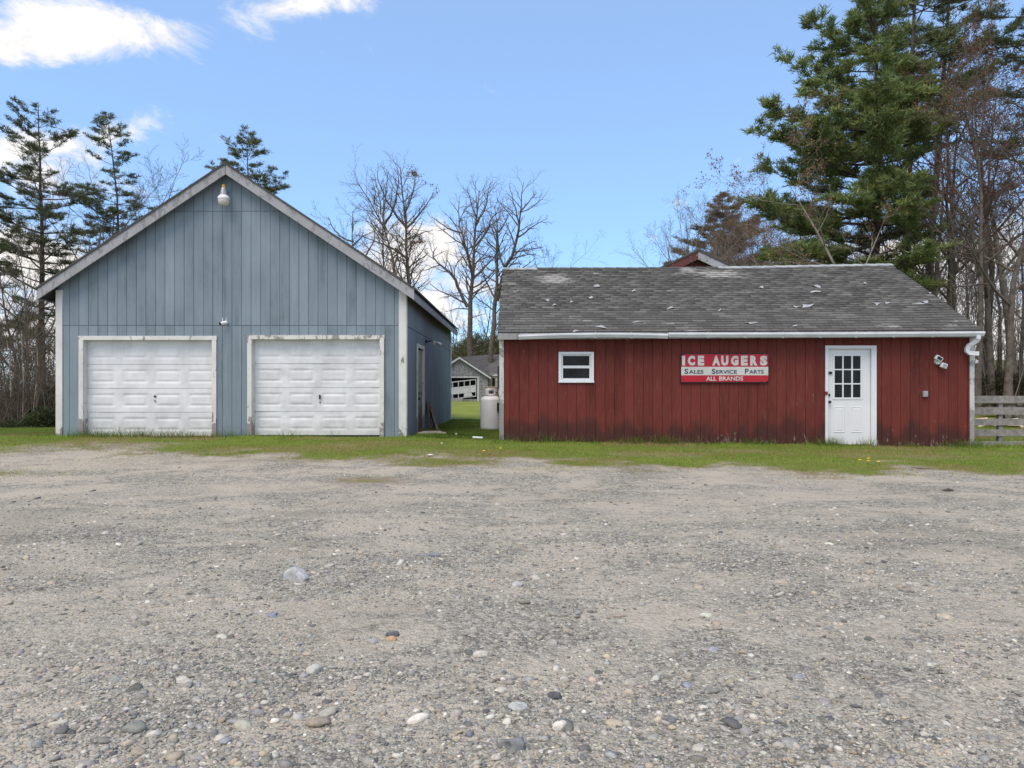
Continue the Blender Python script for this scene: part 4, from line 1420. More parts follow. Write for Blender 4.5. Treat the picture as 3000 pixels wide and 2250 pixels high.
# clapboards course by course
zz_ = zb - .3
fw = MB().box(fx(1264), fx(1430), SY + .06, SY + .12, zb - .4, zb + .15).build('front_wall', M_CLAP, far)
while zz_ < pk[1] - .1:
    z1 = zz_ + .165
    def half(z): return hw if z < zev else hw * max(0, (pk[1] - z) / (pk[1] - zev))
    h0, h1 = half(zz_), half(min(z1, pk[1]))
    mb = MB()
    segs = [(pk[0] - h0, pk[0] + h0, pk[0] - h1, pk[0] + h1)]
    if zz_ < op[3] - .02:
        segs = [(op[1], pk[0] + h0, op[1], pk[0] + h1)]
    for a0, b0_, a1, b1_ in segs:
        V = [(a0, SY - .03, zz_), (b0_, SY - .03, zz_), (b1_, SY, z1), (a1, SY, z1), (a0, SY + .05, zz_), (b0_, SY + .05, zz_), (b1_, SY + .05, z1), (a1, SY + .05, z1)]
        mb.add(V, [(0, 1, 2, 3), (7, 6, 5, 4), (0, 4, 5, 1), (3, 2, 6, 7), (1, 5, 6, 2), (0, 3, 7, 4)])
    mb.build('clapboard', M_CLAP, fw)
    zz_ = z1
M_SHF = plain('far_shingle', (.105, .10, .095), .9, .3, 3)
for sg in (-1, 1):
    xt = pk[0] + sg * (hw + .25); sl = (pk[1] - zev) / hw
    zt = pk[1] - sl * (hw + .25)
    pl = [(pk[0], pk[1]), (xt, zt), (xt, zt + .10), (pk[0], pk[1] + .10)]
    if sg < 0: pl = pl[::-1]
    MB().prism(pl, SY - .3, SY + 7).build('roof', M_SHF, far)
    pl = [(pk[0], pk[1] - .16), (xt, zt - .16), (xt, zt - .005), (pk[0], pk[1] - .005)]
    if sg < 0: pl = pl[::-1]
    MB().prism(pl, SY - .33, SY - .28).build('rake_board', M_FWHITE, far)
# taller roof of the wing behind, right side wall and its window
MB().add([(fx(1347), SY + .1, fz_(1047)), (fx(1424), SY + 4.5, fz_(1030)), (fx(1500), SY + 4.5, fz_(1030)), (fx(1490), SY + 1.0, fz_(1092)), (fx(1433), SY + .6, fz_(1098))], [(0, 4, 3, 2, 1)]).build('wing_roof', M_SHF, far)
swl = MB().box(fx(1430), fx(1500), SY + .8, SY + .95, zb - .4, fz_(1094)).build('wing_wall', peeled('cream_clapboard', (.48, .46, .41), (.26, .25, .22), .54), far)
wn = MB().box(fx(1441), fx(1449), SY + .76, SY + .795, fz_(1132), fz_(1107)).build('window', M_DARK, swl)
MB().box(fx(1431), fx(1500), SY + .7, SY + .79, fz_(1101), fz_(1096)).build('wing_fascia', M_FWHITE, far)
# doorway: dark inside, white lintel and posts, door hanging crooked
MB().box(op[0], op[1], SY + .5, SY + .55, zb - .3, op[3]).build('dark_interior', M_DARK, far)
MB().box(op[0], op[1] + .1, SY - .06, SY - .031, op[3] - .02, op[3] + .08).build('lintel', M_FWHITE, far)
MB().box(fx(1398), fx(1404), SY - .06, SY - .031, zb - .05, op[3] - .03).build('door_post', M_FWHITE, far)
tl = math.radians(6.5)
def td(u_, v_):      # door coords: u along the sagging door from its right end, v up
    ox, oz = fx(1395), fz_(1160)
    return (ox + u_ * math.cos(tl) - v_ * math.sin(tl) * 0, oz + u_ * math.sin(tl) + v_)
cdoor = MB().prism([td(-4.4, -.05), td(0, -.05), td(0, .02), td(-4.4, .02)], SY + .0, SY + .06).build('collapsed_door', M_FWHITE, far)
for v0, v1 in ((.35, .42), (.42, .86), (.86, .95), (1.38, 1.46)):
    pl = [td(-4.4, v0), td(0, v0), td(0, v1), td(-4.4, v1)]
    MB().prism(pl, SY + (.002 if v1 - v0 < .3 else .012), SY + .06).build('door_rail', M_FWHITE, cdoor)
for i in range(9):
    for v0, v1 in ((.02, .35), (.95, 1.38)):
        if v0 < .1 and i in (1, 2): continue
        MB().prism([td(-.5 * i - .06, v0), td(-.5 * i, v0), td(-.5 * i, v1), td(-.5 * i - .06, v1)], SY + .004, SY + .06).build('mullion', M_FWHITE, cdoor)
MB().prism([td(-1.06, .0), td(-.3, .04), td(-.42, .34), td(-1.06, .33)], SY - .02, SY + .0).build('hanging_panel', M_FWHITE, cdoor)
MB().box(fx(1250), fx(1356), SY - .2, SY - .05, fz_(1180), fz_(1166)).build('foundation_block', M_CONC, far)

# ------------------------------------------------------------------ propane tank
M_TANK = plain('white_tank_paint', (.70, .71, .73), .42, .07, 2.5, .4)
ty = 18.4
tx = X(1407, ty) + .30
tz = float(ground_z(tx, ty))
tank = empty('propane_tank', (tx, ty, tz), 'white upright propane tank beside the left end of the red workshop', 'propane tank')
z0 = Z(1266, ty); zt = Z(1158, ty); R_ = .30
prof = [(.12, z0 + .02)]
for i in range(7):
    a = i / 6 * math.pi / 2
    prof.append((R_ - .09 + .09 * math.sin(a), z0 + .03 + .10 * (1 - math.cos(a))))
for i in range(9):
    a = i / 8 * math.pi / 2
    prof.append((R_ * math.cos(a) * .55 + R_ * .45 * (1 - (i / 8) ** 2), zt - .13 + .13 * math.sin(a)))
MB().lathe(tx, ty, prof, 40).build('shell', M_TANK, tank, True)
MB().lathe(tx, ty, [(.20, z0 - .04), (.20, z0 + .10)], 32).build('foot_ring', M_RUST, tank, True)
# collar with hand holes
V, Fc = [], []
k = 32; r1 = .175; zc0, zc1 = zt - .015, Z(1135, ty)
lv = [zc0, zc0 + .05, zc0 + .125, zc1]
for z in lv:
    for i in range(k):
        a = 2 * math.pi * i / k
        V.append((tx + r1 * math.cos(a), ty + r1 * math.sin(a), z))
for j in range(3):
    for i in range(k):
        ang = math.degrees(2 * math.pi * (i + .5) / k)
        if j == 1 and (248 < ang < 290 or 70 < ang < 110): continue
        Fc.append((j * k + i, j * k + (i + 1) % k, (j + 1) * k + (i + 1) % k, (j + 1) * k + i))
cl_ = MB().add(V, Fc).build('collar', M_TANK, tank, True)
mo = cl_.modifiers.new('thick', 'SOLIDIFY'); mo.thickness = .006
MB().lathe(tx, ty, [(r1 + .006, zc1 - .012), (r1 + .012, zc1), (r1 + .006, zc1 + .012), (r1 - .02, zc1 + .018)], 32).build('rim', plain('stained_rim', (.42, .33, .27), .8, .4, 12), cl_, True)
MB().tube([(tx, ty, zt), (tx, ty, zt + .12)], .03).build('valve', M_GREYMET, tank, True)
MB().box(tx + .15, tx + .23, ty - R_ - .012, ty - R_ + .08, Z(1203, ty), Z(1180, ty)).build('warning_label', M_BLACK, tank)
hose = MB().tube([(tx + .05, ty, zt + .08), (tx + .16, ty - .20, zt + .06), (tx + .22, ty - .27, zt - .08), (tx + .29, ty - .2, zt - .3), (R0 - .01, ty - .15, zt - .45)], .012, 8).build('hose', M_BLACK, tank, True)

# ------------------------------------------------------------------ boards and litter
def board(p0, p1, w_, h_, mat, label, name='leaning_board', up=(0, 0, 1), group=None, cat='board'):
    o = MB().obox(p0, p1, w_, h_, up).build(name, mat, None, False, .004)
    return tag(o, label, cat, group)


xw = G1
gzv = lambda x, y: float(ground_z(x, y))
board((xw + .18, 18.05, gzv(xw + .18, 18.05)), (xw + .03, 18.45, 1.10), .19, .035, M_WOODB, 'brown plank leaning upright against the garage side wall nearest its door', 'leaning_board', (1, 0, 0))
board((xw + .48, 17.2, gzv(xw + .48, 17.2)), (xw + .045, 18.75, 1.04), .19, .04, M_WOODB, 'brown plank leaning at a slant against the garage side wall', 'leaning_board', (1, .1, .4))
board((xw + .33, 17.75, gzv(xw + .33, 17.75)), (xw + .04, 18.62, .95), .14, .03, plain('dark_old_board', (.11, .085, .07), .9, .4, 8), 'dark plank leaning between the two brown planks by the garage', 'leaning_board', (1, .1, .4))
for px0, py0, px1, py1, ww, lab in ((1236, 1273, 1288, 1271, .16, 'pale plank lying in the grass by the garage corner, rearmost of two'), (1238, 1281, 1303, 1275, .15, 'pale plank lying in the grass by the garage corner, front of two')):
    y = 16.0
    a = (X(px0, y), 15.9 + (1275 - py0) * .06, 0); b = (X(px1, y), 15.95 + (1275 - py1) * .06, 0)
    board((a[0], a[1], gzv(*a[:2]) + .085), (b[0], b[1], gzv(*b[:2]) + .095), ww, .035, M_PLANK, lab, 'loose_plank')
y = 15.2
o = MB().tube([(X(1385, y), y, gzv(X(1385, y), y) + .05), (X(1415, y), y - .05, gzv(X(1415, y), y) + .05)], .022, 10).build('white_tube', plain('pale_plastic', (.60, .66, .66), .4, .1), None, True)
tag(o, 'short pale plastic tube lying in the grass near the tank', 'tube')
for i, (px, py, ww, hh, lab) in enumerate(((1256, 1340, .11, .02, 'white scrap of litter at the grass edge below the garage corner'), (1268, 1317, .05, .015, 'tiny white scrap in the grass left of the workshop corner'), (1337, 1278, .07, .04, 'crumpled pale scrap in the gap between the buildings'))):
    y = 13.5
    for _ in range(40):
        x = X(px, y); y = (CZ - gzv(x, y)) * F / (py - VY)
    V0, F0 = ico(2)
    V = V0 * np.array([ww / 2, ww / 3, hh]) * (1 + .3 * (fbm(V0[:, 0] * 3 + 9, V0[:, 1] * 3 + V0[:, 2] + 9, i) - .5)[:, None])
    o = link('paper_scrap', mesh_np('paper_scrap', V, F0, plain('scrap_paper', (.66, .62, .55), .8, .15)), None, (x, y, gzv(x, y) + hh * .6 + .012))
    tag(o, lab, 'scrap')


def ground_hit(px, py, y=12.0):
    for _ in range(60):
        x = X(px, y); y = .5 * y + .5 * (CZ - gzv(x, y)) * F / (py - VY)
    return X(px, y), y


x, y = ground_hit(2700, 1376)
o = MB().tube([(x - .14, y + .06, gzv(x, y) + .03), (x, y, gzv(x, y) + .018), (x + .15, y - .05, gzv(x, y) + .015)], [.008, .009, .005], 6).build('fallen_twig', M_BARKD)
tag(o, 'thin dark twig lying at the grass edge below the red wall', 'twig')
x, y = ground_hit(2780, 1441)
o = MB().tube([(x - .08, y + .03, gzv(x, y) + .015), (x, y, gzv(x, y) + .03), (x + .07, y, gzv(x, y) + .015)], [.006, .022, .004], 6).build('bark_chip', M_BARKD)
tag(o, 'dark bark chip on the gravel at the right', 'bark chip')

# dandelions
M_DAN = plain('dandelion_yellow', (.80, .52, .02), .6, .1)
M_STEM = plain('dandelion_stem', (.12, .18, .04), .7, .1)
dl_labels = ['leftmost yellow dandelion of the clump right of the white door', 'upper yellow dandelion of the clump right of the white door', 'lower middle yellow dandelion of the clump right of the white door', 'rightmost yellow dandelion of the clump right of the white door',
             'lone yellow dandelion in the grass below the workshop left corner', 'small yellow dandelion left of the lone one']
for (px, py), lab in zip(((2519, 1352), (2543, 1347), (2543, 1355), (2573, 1357), (1465, 1317), (1417, 1325)), dl_labels):
    x, y = ground_hit(px, py + 5)
    z = gzv(x, y)
    d = empty('dandelion', (x, y, z), lab, 'dandelion', 'dandelions in the grass')
    MB().tube([(x, y, z), (x + .005, y, z + .05)], .003, 6).build('stem', M_STEM, d)
    MB().lathe(x + .005, y, [(.006, z + .046), (.026, z + .052), (.030, z + .058), (.020, z + .066), (.006, z + .069)], 14).build('flower_head', M_DAN, d)

# ------------------------------------------------------------------ plank fence on the right
FY = 15.45
fzp = lambda py: Z(py, FY)
fence = empty('plank_fence', (X(2930, FY), FY, .15), 'grey weathered plank fence joining the right end of the workshop', 'fence')
for i, (a, b) in enumerate(((1158.6, 1180), (1192, 1213.6), (1226.8, 1246), (1259.4, 1279), (1292, 1313))):
    x0, x1 = X(2855, FY), X(3330, FY)
    t0, t1 = rng.uniform(-.012, .012, 2)
    V = [(x0, FY, fzp(b) + t0), (x1, FY, fzp(b) + t1), (x1, FY, fzp(a) + t1), (x0, FY, fzp(a) + t0)]
    V += [(p[0], p[1] + .028, p[2]) for p in V]
    MB().add(V, [(0, 1, 2, 3), (7, 6, 5, 4), (0, 4, 5, 1), (3, 2, 6, 7), (1, 5, 6, 2), (0, 3, 7, 4)]).build('rail', M_WOODG, fence, False, .004)
for px in (2935, 3290):
    MB().box(X(px - 6, FY), X(px + 6, FY), FY + .03, FY + .12, -.1, fzp(1162)).build('post', M_WOODG, fence, False, .005)

# woodpile behind the fence
def log(p, ang, L, r_, mat, tilt=0.0):
    d = Vector((math.cos(ang), math.sin(ang), tilt)).normalized()
    p = Vector(p)
    pts = [p + d * (L * t_) + Vector((0, 0, random.uniform(-.01, .01))) for t_ in (-.5, -.2, .2, .5)]
    o = MB().tube(pts, [r_, r_ * .96, r_ * .92, r_ * .85], 9).build('log', mat, None, True)
    return o


M_LOG = plain('silvered_log', (.20, .18, .165), .9, .45, 6, .2, .5)
M_SPLIT = plain('fresh_split_wood', (.52, .42, .32), .8, .25, 8, .2, .3)
random.seed(5)
wy = 25.0
ORD = ['first', 'second', 'third', 'fourth', 'fifth', 'sixth', 'seventh', 'eighth', 'ninth', 'tenth']
for i in range(15):
    lvl, q_ = divmod(i, 5)
    px = 2918 + q_ * 24 + lvl * 6 + random.uniform(-6, 6)
    yy = wy + (lvl - 1) * -.15 + random.uniform(-.2, .25); x = X(px, yy)
    o = log((x, yy, gzv(x, yy) + .12 + lvl * .24 + random.uniform(-.04, .05)), random.uniform(-.5, .5) + (1.2 if random.random() < .3 else 0), random.uniform(.7, 1.4), random.uniform(.09, .16), M_LOG, random.uniform(-.15, .2))
    tag(o, '%s grey log from the left in the %s layer of the heap behind the fence' % (ORD[q_], ['bottom', 'middle', 'top'][lvl]), 'log', 'logs heaped behind the fence')
for i in range(20):
    lvl, q_ = divmod(i, 10)
    px = 2874 + q_ * 14 + lvl * 7 + random.uniform(-3, 3); yy = 22.8 - lvl * .5 + random.uniform(-.15, .15); x = X(px, yy)
    p = Vector((x, yy, gzv(x, yy) + random.uniform(.05, .13)))
    a = random.uniform(-.7, .7); L = random.uniform(.32, .5); s_ = random.uniform(.07, .12)
    dv = Vector((math.cos(a), math.sin(a), random.uniform(-.25, .25))) * L / 2
    q0, q1 = p - dv, p + dv
    side = Vector((-math.sin(a), math.cos(a), 0)) * s_
    V = [q0 - side, q0 + side, q0 + Vector((0, 0, s_ * 1.3)), q1 - side, q1 + side, q1 + Vector((0, 0, s_ * 1.3))]
    o = MB().add([tuple(c) for c in V], [(0, 2, 1), (3, 4, 5), (0, 1, 4, 3), (1, 2, 5, 4), (2, 0, 3, 5)]).build('split_log', M_SPLIT)
    tag(o, '%s pale firewood piece from the left in the %s row behind the fence' % (ORD[q_], ['rear', 'front'][lvl]), 'firewood', 'split firewood behind the fence')

# ------------------------------------------------------------------ trees
class Tubes:
    """tapered tubes gathered by (points, sides) and meshed in bulk"""
    def __init__(s):
        s.d = {}
        s.count = 0

    def add(s, pts, rad, k):
        s.d.setdefault((len(pts), k), []).append((pts, rad))
        s.count += 1

    def arrays(s):
        VV, FF, off = [], [], 0
        for (n, k), lst in s.d.items():
            P = np.array([a for a, _ in lst]); R = np.array([b for _, b in lst])
            Tn = np.empty_like(P)
            Tn[:, 1:-1] = P[:, 2:] - P[:, :-2]; Tn[:, 0] = P[:, 1] - P[:, 0]; Tn[:, -1] = P[:, -1] - P[:, -2]
            Tn /= np.linalg.norm(Tn, axis=-1, keepdims=True) + 1e-9
            ref = np.where(np.abs(Tn[:, :1, 2:3]) > .8, np.array([1., 0, 0]), np.array([0, 0, 1.]))
            ref = np.broadcast_to(ref, Tn.shape)
            U = np.cross(Tn, ref); U /= np.linalg.norm(U, axis=-1, keepdims=True) + 1e-9
            W = np.cross(Tn, U)
            a = np.arange(k) / k * 2 * np.pi
            V = P[:, :, None] + R[:, :, None, None] * (U[:, :, None] * np.cos(a)[None, None, :, None] + W[:, :, None] * np.sin(a)[None, None, :, None])
            m = len(lst)
            VV.append(V.reshape(-1, 3))
            i = (np.arange(m) * n * k)[:, None, None] + (np.arange(n - 1) * k)[None, :, None]
            q = np.arange(k)[None, None, :]; q2 = (q + 1) % k
            FF.append(np.stack([i + q, i + k + q, i + k + q2, i + q2], -1).reshape(-1, 4) + off)
            off += m * n * k
        return np.concatenate(VV), np.concatenate(FF)

    def mesh(s, name, mat):
        V, Fc = s.arrays()
        return mesh_np(name, V, Fc, mat, True)


def unit(v_):
    return v_ / (np.linalg.norm(v_) + 1e-9)


def path(r, p, d, L, n, wig, trop):
    pts = [p]
    st = L / (n - 1)
    for _ in range(n - 1):
        d = unit(d + r.normal(0, wig, 3) + np.array([0, 0, trop]))
        p = p + d * st
        pts.append(p)
    return np.array(pts), d


SIDES = [8, 5, 4, 3, 3, 3]


def twigs(r, tb, pts, rad, L, lev, maxlev, spec, tips):
    """side branches along a polyline, recursively"""
    if lev > maxlev: return
    cnt, ratio, a0, a1, t0, wig, trop = spec[lev]
    seg = np.linalg.norm(np.diff(pts, axis=0), axis=1); cum = np.concatenate([[0], np.cumsum(seg)]) / seg.sum()
    c = max(1, int(round(cnt * r.uniform(.75, 1.25))))
    az = r.uniform(0, 6.28)
    for i in range(c):
        t_ = t0 + (1 - t0) * (i + r.uniform(.1, .9)) / c
        j = min(len(pts) - 2, int(np.searchsorted(cum, t_) - 1)); j = max(j, 0)
        f = (t_ - cum[j]) / (cum[j + 1] - cum[j] + 1e-9)
        p = pts[j] * (1 - f) + pts[j + 1] * f
        rr = rad[j] * (1 - f) + rad[j + 1] * f
        d = unit(pts[j + 1] - pts[j])
        az += 2.4 + r.normal(0, .4)
        ref = np.array([0, 0, 1.]) if abs(d[2]) < .85 else np.array([1., 0, 0])
        u_ = unit(np.cross(d, ref)); w_ = np.cross(d, u_)
        an = r.uniform(a0, a1)
        nd = unit(d * math.cos(an) + (u_ * math.cos(az) + w_ * math.sin(az)) * math.sin(an))
        l2 = L * ratio * r.uniform(.6, 1.2) * (1.15 - .6 * t_)
        n = (6, 6, 5, 4, 3)[min(lev, 4)]
        q, ed = path(r, p, nd, l2, n, wig, trop)
        r0 = max(min(rr * .62, l2 * .02 + .004), .005)
        rd = np.linspace(r0, max(r0 * .3, .0035), n)
        tb.add(q, rd, SIDES[min(lev, 5)])
        if lev >= maxlev - 1: tips.append(q[-1]); 
        if lev == maxlev: tips.append(q[len(q) // 2])
        twigs(r, tb, q, rd, l2, lev + 1, maxlev, spec, tips)


SPEC_OAK = {1: (9, .50, .6, 1.1, .32, .10, .05), 2: (7, .50, .5, 1.0, .22, .14, .04), 3: (6, .50, .4, 1.0, .15, .17, .03), 4: (4, .55, .4, .9, .1, .18, .02)}
SPEC_SLIM = {1: (13, .30, .5, .95, .30, .09, .07), 2: (6, .50, .5, .9, .2, .13, .05), 3: (5, .5, .4, .9, .15, .16, .03), 4: (3, .55, .4, .9, .1, .18, .02)}
SPEC_LIMB = {2: (8, .34, .5, 1.1, .12, .15, .04), 3: (6, .48, .45, 1.0, .12, .17, .04), 4: (4, .52, .4, .9, .1, .18, .03)}


def bare_tree_meshes(seed, H, r0, spec, lean=(0, 0), maxlev=4, mat=None, fork=True):
    r = np.random.default_rng(seed)
    tk = Tubes(); br = Tubes(); tips = []
    pts, d = path(r, np.array([0, 0, -.3]), unit(np.array([lean[0], lean[1], 1.0])), H * .92, 10, .05, .06)
    rad = r0 * (1 - np.linspace(0, 1, 10) ** .9 * .93); rad[0] *= 1.35
    tk.add(pts, rad, 9)
    twigs(r, br, pts, rad, H, 1, maxlev, spec, tips)
    return tk.mesh('trunk', mat), br, np.array(tips)


def bud_arrays(tips, r, size, col, per=3):
    n = len(tips) * per
    P = np.repeat(tips, per, 0) + r.normal(0, size * 1.6, (n, 3))
    a = unit_rows(r.normal(size=(n, 3))) * size * r.uniform(.5, 1.3, (n, 1)); b = unit_rows(r.normal(size=(n, 3))) * size * r.uniform(.5, 1.2, (n, 1))
    V = np.stack([P - a, P + a * .3 + b, P + a - b * .6], 1).reshape(-1, 3)
    c = np.array(col)[None] * r.uniform(.6, 1.45, (n, 1))
    return V, np.arange(3 * n).reshape(-1, 3), np.repeat(c, 3, 0)


def unit_rows(v_):
    return v_ / (np.linalg.norm(v_, axis=-1, keepdims=True) + 1e-9)


def needle_arrays(P, D, S, C, r, per=14, wid=.019, flat=.55):
    """tufts of needles: P positions, D shoot directions, S needle length, C colour"""
    n = len(P)
    N_ = r.normal(size=(n, per, 3)); N_[..., 2] *= flat
    dirs = unit_rows(unit_rows(N_) + D[:, None, :] * .9 + np.array([0, 0, .10]))
    L = S[:, None, None] * r.uniform(.6, 1.15, (n, per, 1))
    base = P[:, None, :] + r.normal(0, .35, (n, per, 3)) * S[:, None, None] * np.array([1, 1, .35])
    side = unit_rows(np.cross(dirs, r.normal(size=(n, per, 3)))) * wid * r.uniform(.7, 1.4, (n, per, 1)) * (S[:, None, None] / .25)
    V = np.stack([base - side, base + side, base + dirs * L], 2).reshape(-1, 3)
    c = C[:, None, :] * r.uniform(.7, 1.3, (n, per, 1))
    c = np.repeat(c.reshape(-1, 3), 3, 0)
    return V, np.arange(len(V)).reshape(-1, 3), c


def pine_meshes(seed, H, r0, wfun, base_t, top_pts=None, dens=1.0, col=(.062, .098, .030), bend=(0, 0), needle=.26, gap=.62, bare_low=True, per=12, upturn=.10, side=0.0, whorl=.62):
    """white pine: whorled limbs with flat plumes; wfun(t) = limb length at height fraction t"""
    r = np.random.default_rng(seed)
    tk = Tubes(); tb = Tubes()
    n = 14
    ts = np.linspace(0, 1, n)
    pts = np.stack([bend[0] * ts ** 2 + np.cumsum(r.normal(0, .03, n)), bend[1] * ts ** 2 + np.cumsum(r.normal(0, .03, n)), ts * H - .2], -1)
    rad = r0 * (1 - ts * .93)
    tk.add(pts, rad, 9)
    PP, DD, SS = [], [], []
    z = .12 * H if bare_low else base_t * H
    while z < H * .995:
        t_ = z / H
        p = np.array([np.interp(t_, ts, pts[:, q]) for q in range(3)])
        rr = np.interp(t_, ts, rad)
        live = t_ > base_t
        nb = r.integers(3, 6) if live else r.integers(1, 4)
        az0 = r.uniform(0, 6.28)
        for b in range(nb):
            az = az0 + b * 6.283 / nb + r.normal(0, .3)
            L = wfun(t_) * r.uniform(.6, 1.15) * (1 + side * -math.cos(az))
            if not live: L = L * r.uniform(.25, .7)
            if r.random() > gap and live and t_ < .9: L *= .35
            if L < .15: continue
            el = r.normal(.10, .14) + .45 * max(0, t_ - .8) / .2
            d = np.array([math.cos(az) * math.cos(el), math.sin(az) * math.cos(el), math.sin(el)])
            k = 7
            q, ed = path(r, p, d, L, k, .07, upturn * .35)
            br = min(rr * .5, .012 + L * .014)
            tb.add(q, np.linspace(br, .008, k), 4)
            if not live:
                for _ in range(int(4 * L)):
                    j = r.integers(2, k - 1); qq, _e = path(r, q[j], unit(ed + r.normal(0, .7, 3)), L * r.uniform(.12, .35), 4, .15, .02)
                    tb.add(qq, np.linspace(.010, .004, 4), 3)
                continue
            m = max(3, int(L * 5.5))
            for i in range(m):
                f = r.uniform(.28, 1.0); j = min(k - 2, int(f * (k - 1))); ff = f * (k - 1) - j
                pb = q[j] * (1 - ff) + q[j + 1] * ff
                dd = unit(q[j + 1] - q[j])
                sg = 1 if i % 2 else -1
                sdv = unit(np.cross(dd, np.array([0, 0, 1.]))) * sg
                bd = unit(dd * r.uniform(.5, 1.0) + sdv * r.uniform(.5, 1.0) + np.array([0, 0, r.uniform(.0, .3)]))
                bl = min(1.4, L * .38) * r.uniform(.4, 1.0) * (1.2 - .6 * f)
                qq, e2 = path(r, pb, bd, bl, 4, .12, .05)
                tb.add(qq, np.linspace(.012, .005, 4), 3)
                nt = max(2, int(bl * 7.5 * dens))
                for _ in range(nt):
                    g_ = r.uniform(.35, 1.05); jj = min(2, int(g_ * 3)); gf = g_ * 3 - jj
                    PP.append(qq[jj] * (1 - gf) + qq[jj + 1] * gf + np.array([0, 0, .05])); DD.append(e2); SS.append(needle * r.uniform(.7, 1.15))
            for f in np.linspace(.55, 1, max(2, int(L * 2.5 * dens))):
                j = min(k - 2, int(f * (k - 1))); PP.append(q[j] + (q[j + 1] - q[j]) * r.random()); DD.append(ed); SS.append(needle)
        z += whorl * r.uniform(.6, 1.35)
    PP, DD, SS = np.array(PP), np.array(DD), np.array(SS)
    cl_ = np.array([fbm(PP[:, 0] * .8 + PP[:, 2] * .9 + 30, PP[:, 1] * .8 + 30 + PP[:, 2] * .4, seed)]).T
    C = np.array(col)[None] * 1.6 * (.55 + .95 * cl_) * np.where(r.random((len(PP), 1)) < .12, np.array([[1.45, 1.2, .9]]), 1.0)
    V, Fc, Cc = needle_arrays(PP, DD, SS, C, r, per)
    return tk, tb, (V, Fc, Cc), len(PP)


def place_tree(name, label, cat, x, y, parts, rz=0.0, sc_=1.0, group=None, z=None):
    e = empty(name, (x, y, gzv(x, y) if z is None else z), label, cat, group, rz)
    e.scale = (sc_,) * 3
    for nm, me in parts:
        o = bpy.data.objects.new(nm, me); COL.objects.link(o); o.parent = e
    return e


def add_pine(label, px, d, H, wfun, base_t, seed, group='pines', **kw):
    mat = kw.pop('mat', M_BARKD); r0 = kw.pop('r0', H * .0125)
    tk, tb, (V, Fc, C), n = pine_meshes(seed, H, r0, wfun, base_t, **kw)
    x = X(px, d)
    return place_tree('pine_tree', label, 'pine tree', x, d,
                      [('trunk', tk.mesh('trunk', mat)), ('branches', tb.mesh('branches', mat)), ('crown', mesh_np('crown', V, Fc, M_LEAF, False, {'col': ('FLOAT_COLOR', C)}))], 0, 1, group)


def prof(*pairs):
    tt, ww = zip(*pairs)
    return lambda t_: float(np.interp(t_, tt, ww))


def top_h(py, d, x):
    return Z(py, d) - gzv(x, d)


# --- left pines
d = 42; x = X(128, d)
add_pine('tall ragged pine at the far left edge of the photo', 128, d, top_h(300, d, x), prof((0, 2.6), (.4, 3.8), (.62, 3.4), (.75, 3.1), (.85, 2.7), (.93, 1.7), (1, 1.0)), .34, 101, dens=1.0, gap=.7, col=(.066, .080, .042), needle=.24, bend=(-.35, 0), whorl=.74, r0=.26)
d = 46; x = X(368, d)
add_pine('slim leaning pine rising above the left slope of the garage roof', 368, d, top_h(338, d, x), prof((0, 1.2), (.5, 1.7), (.72, 2.4), (.85, 2.2), (.95, 1.4), (1, .6)), .46, 102, dens=.95, gap=.7, col=(.070, .086, .040), needle=.24, bend=(-1.35, 0), whorl=.62, r0=.20)
d = 48; x = X(745, d)
add_pine('pine tree top showing behind the right slope of the garage roof', 745, d, top_h(392, d, x), prof((0, 2.8), (.6, 3.6), (.78, 3.1), (.88, 2.4), (.95, 1.5), (1, .6)), .45, 103, dens=1.0, gap=.7, col=(.072, .086, .040), needle=.24, bend=(-.3, 0), whorl=.62, r0=.22)
d = 52; x = X(255, d)
add_pine('short olive pine half hidden behind the garage roof at left', 255, d, top_h(650, d, x), prof((0, 1.6), (.5, 1.7), (.8, 1.2), (1, .5)), .4, 104, dens=.7, col=(.060, .066, .035), needle=.24, r0=.16)
d = 38; x = X(-60, d)
add_pine('pine at the left frame edge with one green bough in view', -60, d, top_h(560, d, x), prof((0, 2.0), (.5, 2.8), (.8, 1.8), (1, .5)), .35, 105, dens=.7, col=(.065, .090, .030), needle=.24, r0=.2)
# --- right pines
d = 31; x = X(2560, d)
add_pine('broad dense green pine rising over the right half of the workshop', 2560, d, top_h(-60, d, x), prof((0, 3.2), (.2, 3.6), (.35, 4.2), (.5, 4.3), (.57, 4.1), (.67, 3.2), (.75, 2.8), (.81, 2.4), (.86, 1.8), (.94, 1.1), (1, .4)), .22, 111, dens=1.35, gap=.95, col=(.115, .148, .054), needle=.29, r0=.30, per=13, side=.36, whorl=.52, bare_low=False)
d = 35; x = X(2652, d)
add_pine('tall open pine just right of the broad dense pine', 2652, d, top_h(-330, d, x), prof((0, 2.0), (.5, 3.2), (.7, 3.4), (.85, 2.5), (1, .5)), .50, 112, dens=.75, gap=.6, col=(.088, .108, .045), needle=.26, r0=.27, bend=(.7, 0))
d = 37; x = X(2715, d)
add_pine('tall pine leaning right with wind swept upper boughs', 2715, d, top_h(-300, d, x), prof((0, 2.0), (.5, 2.8), (.7, 4.2), (.85, 3.0), (1, .5)), .50, 113, dens=.75, gap=.6, col=(.090, .104, .048), needle=.26, r0=.26, bend=(1.6, 0), upturn=.3)
d = 33; x = X(3030, d)
add_pine('dark pine at the right frame edge', 3030, d, top_h(-260, d, x), prof((0, 2.0), (.5, 2.8), (.7, 2.8), (.85, 2.2), (1, .5)), .45, 114, dens=.7, gap=.6, col=(.058, .078, .034), needle=.26, r0=.26)
d = 70; x = X(2122, d)
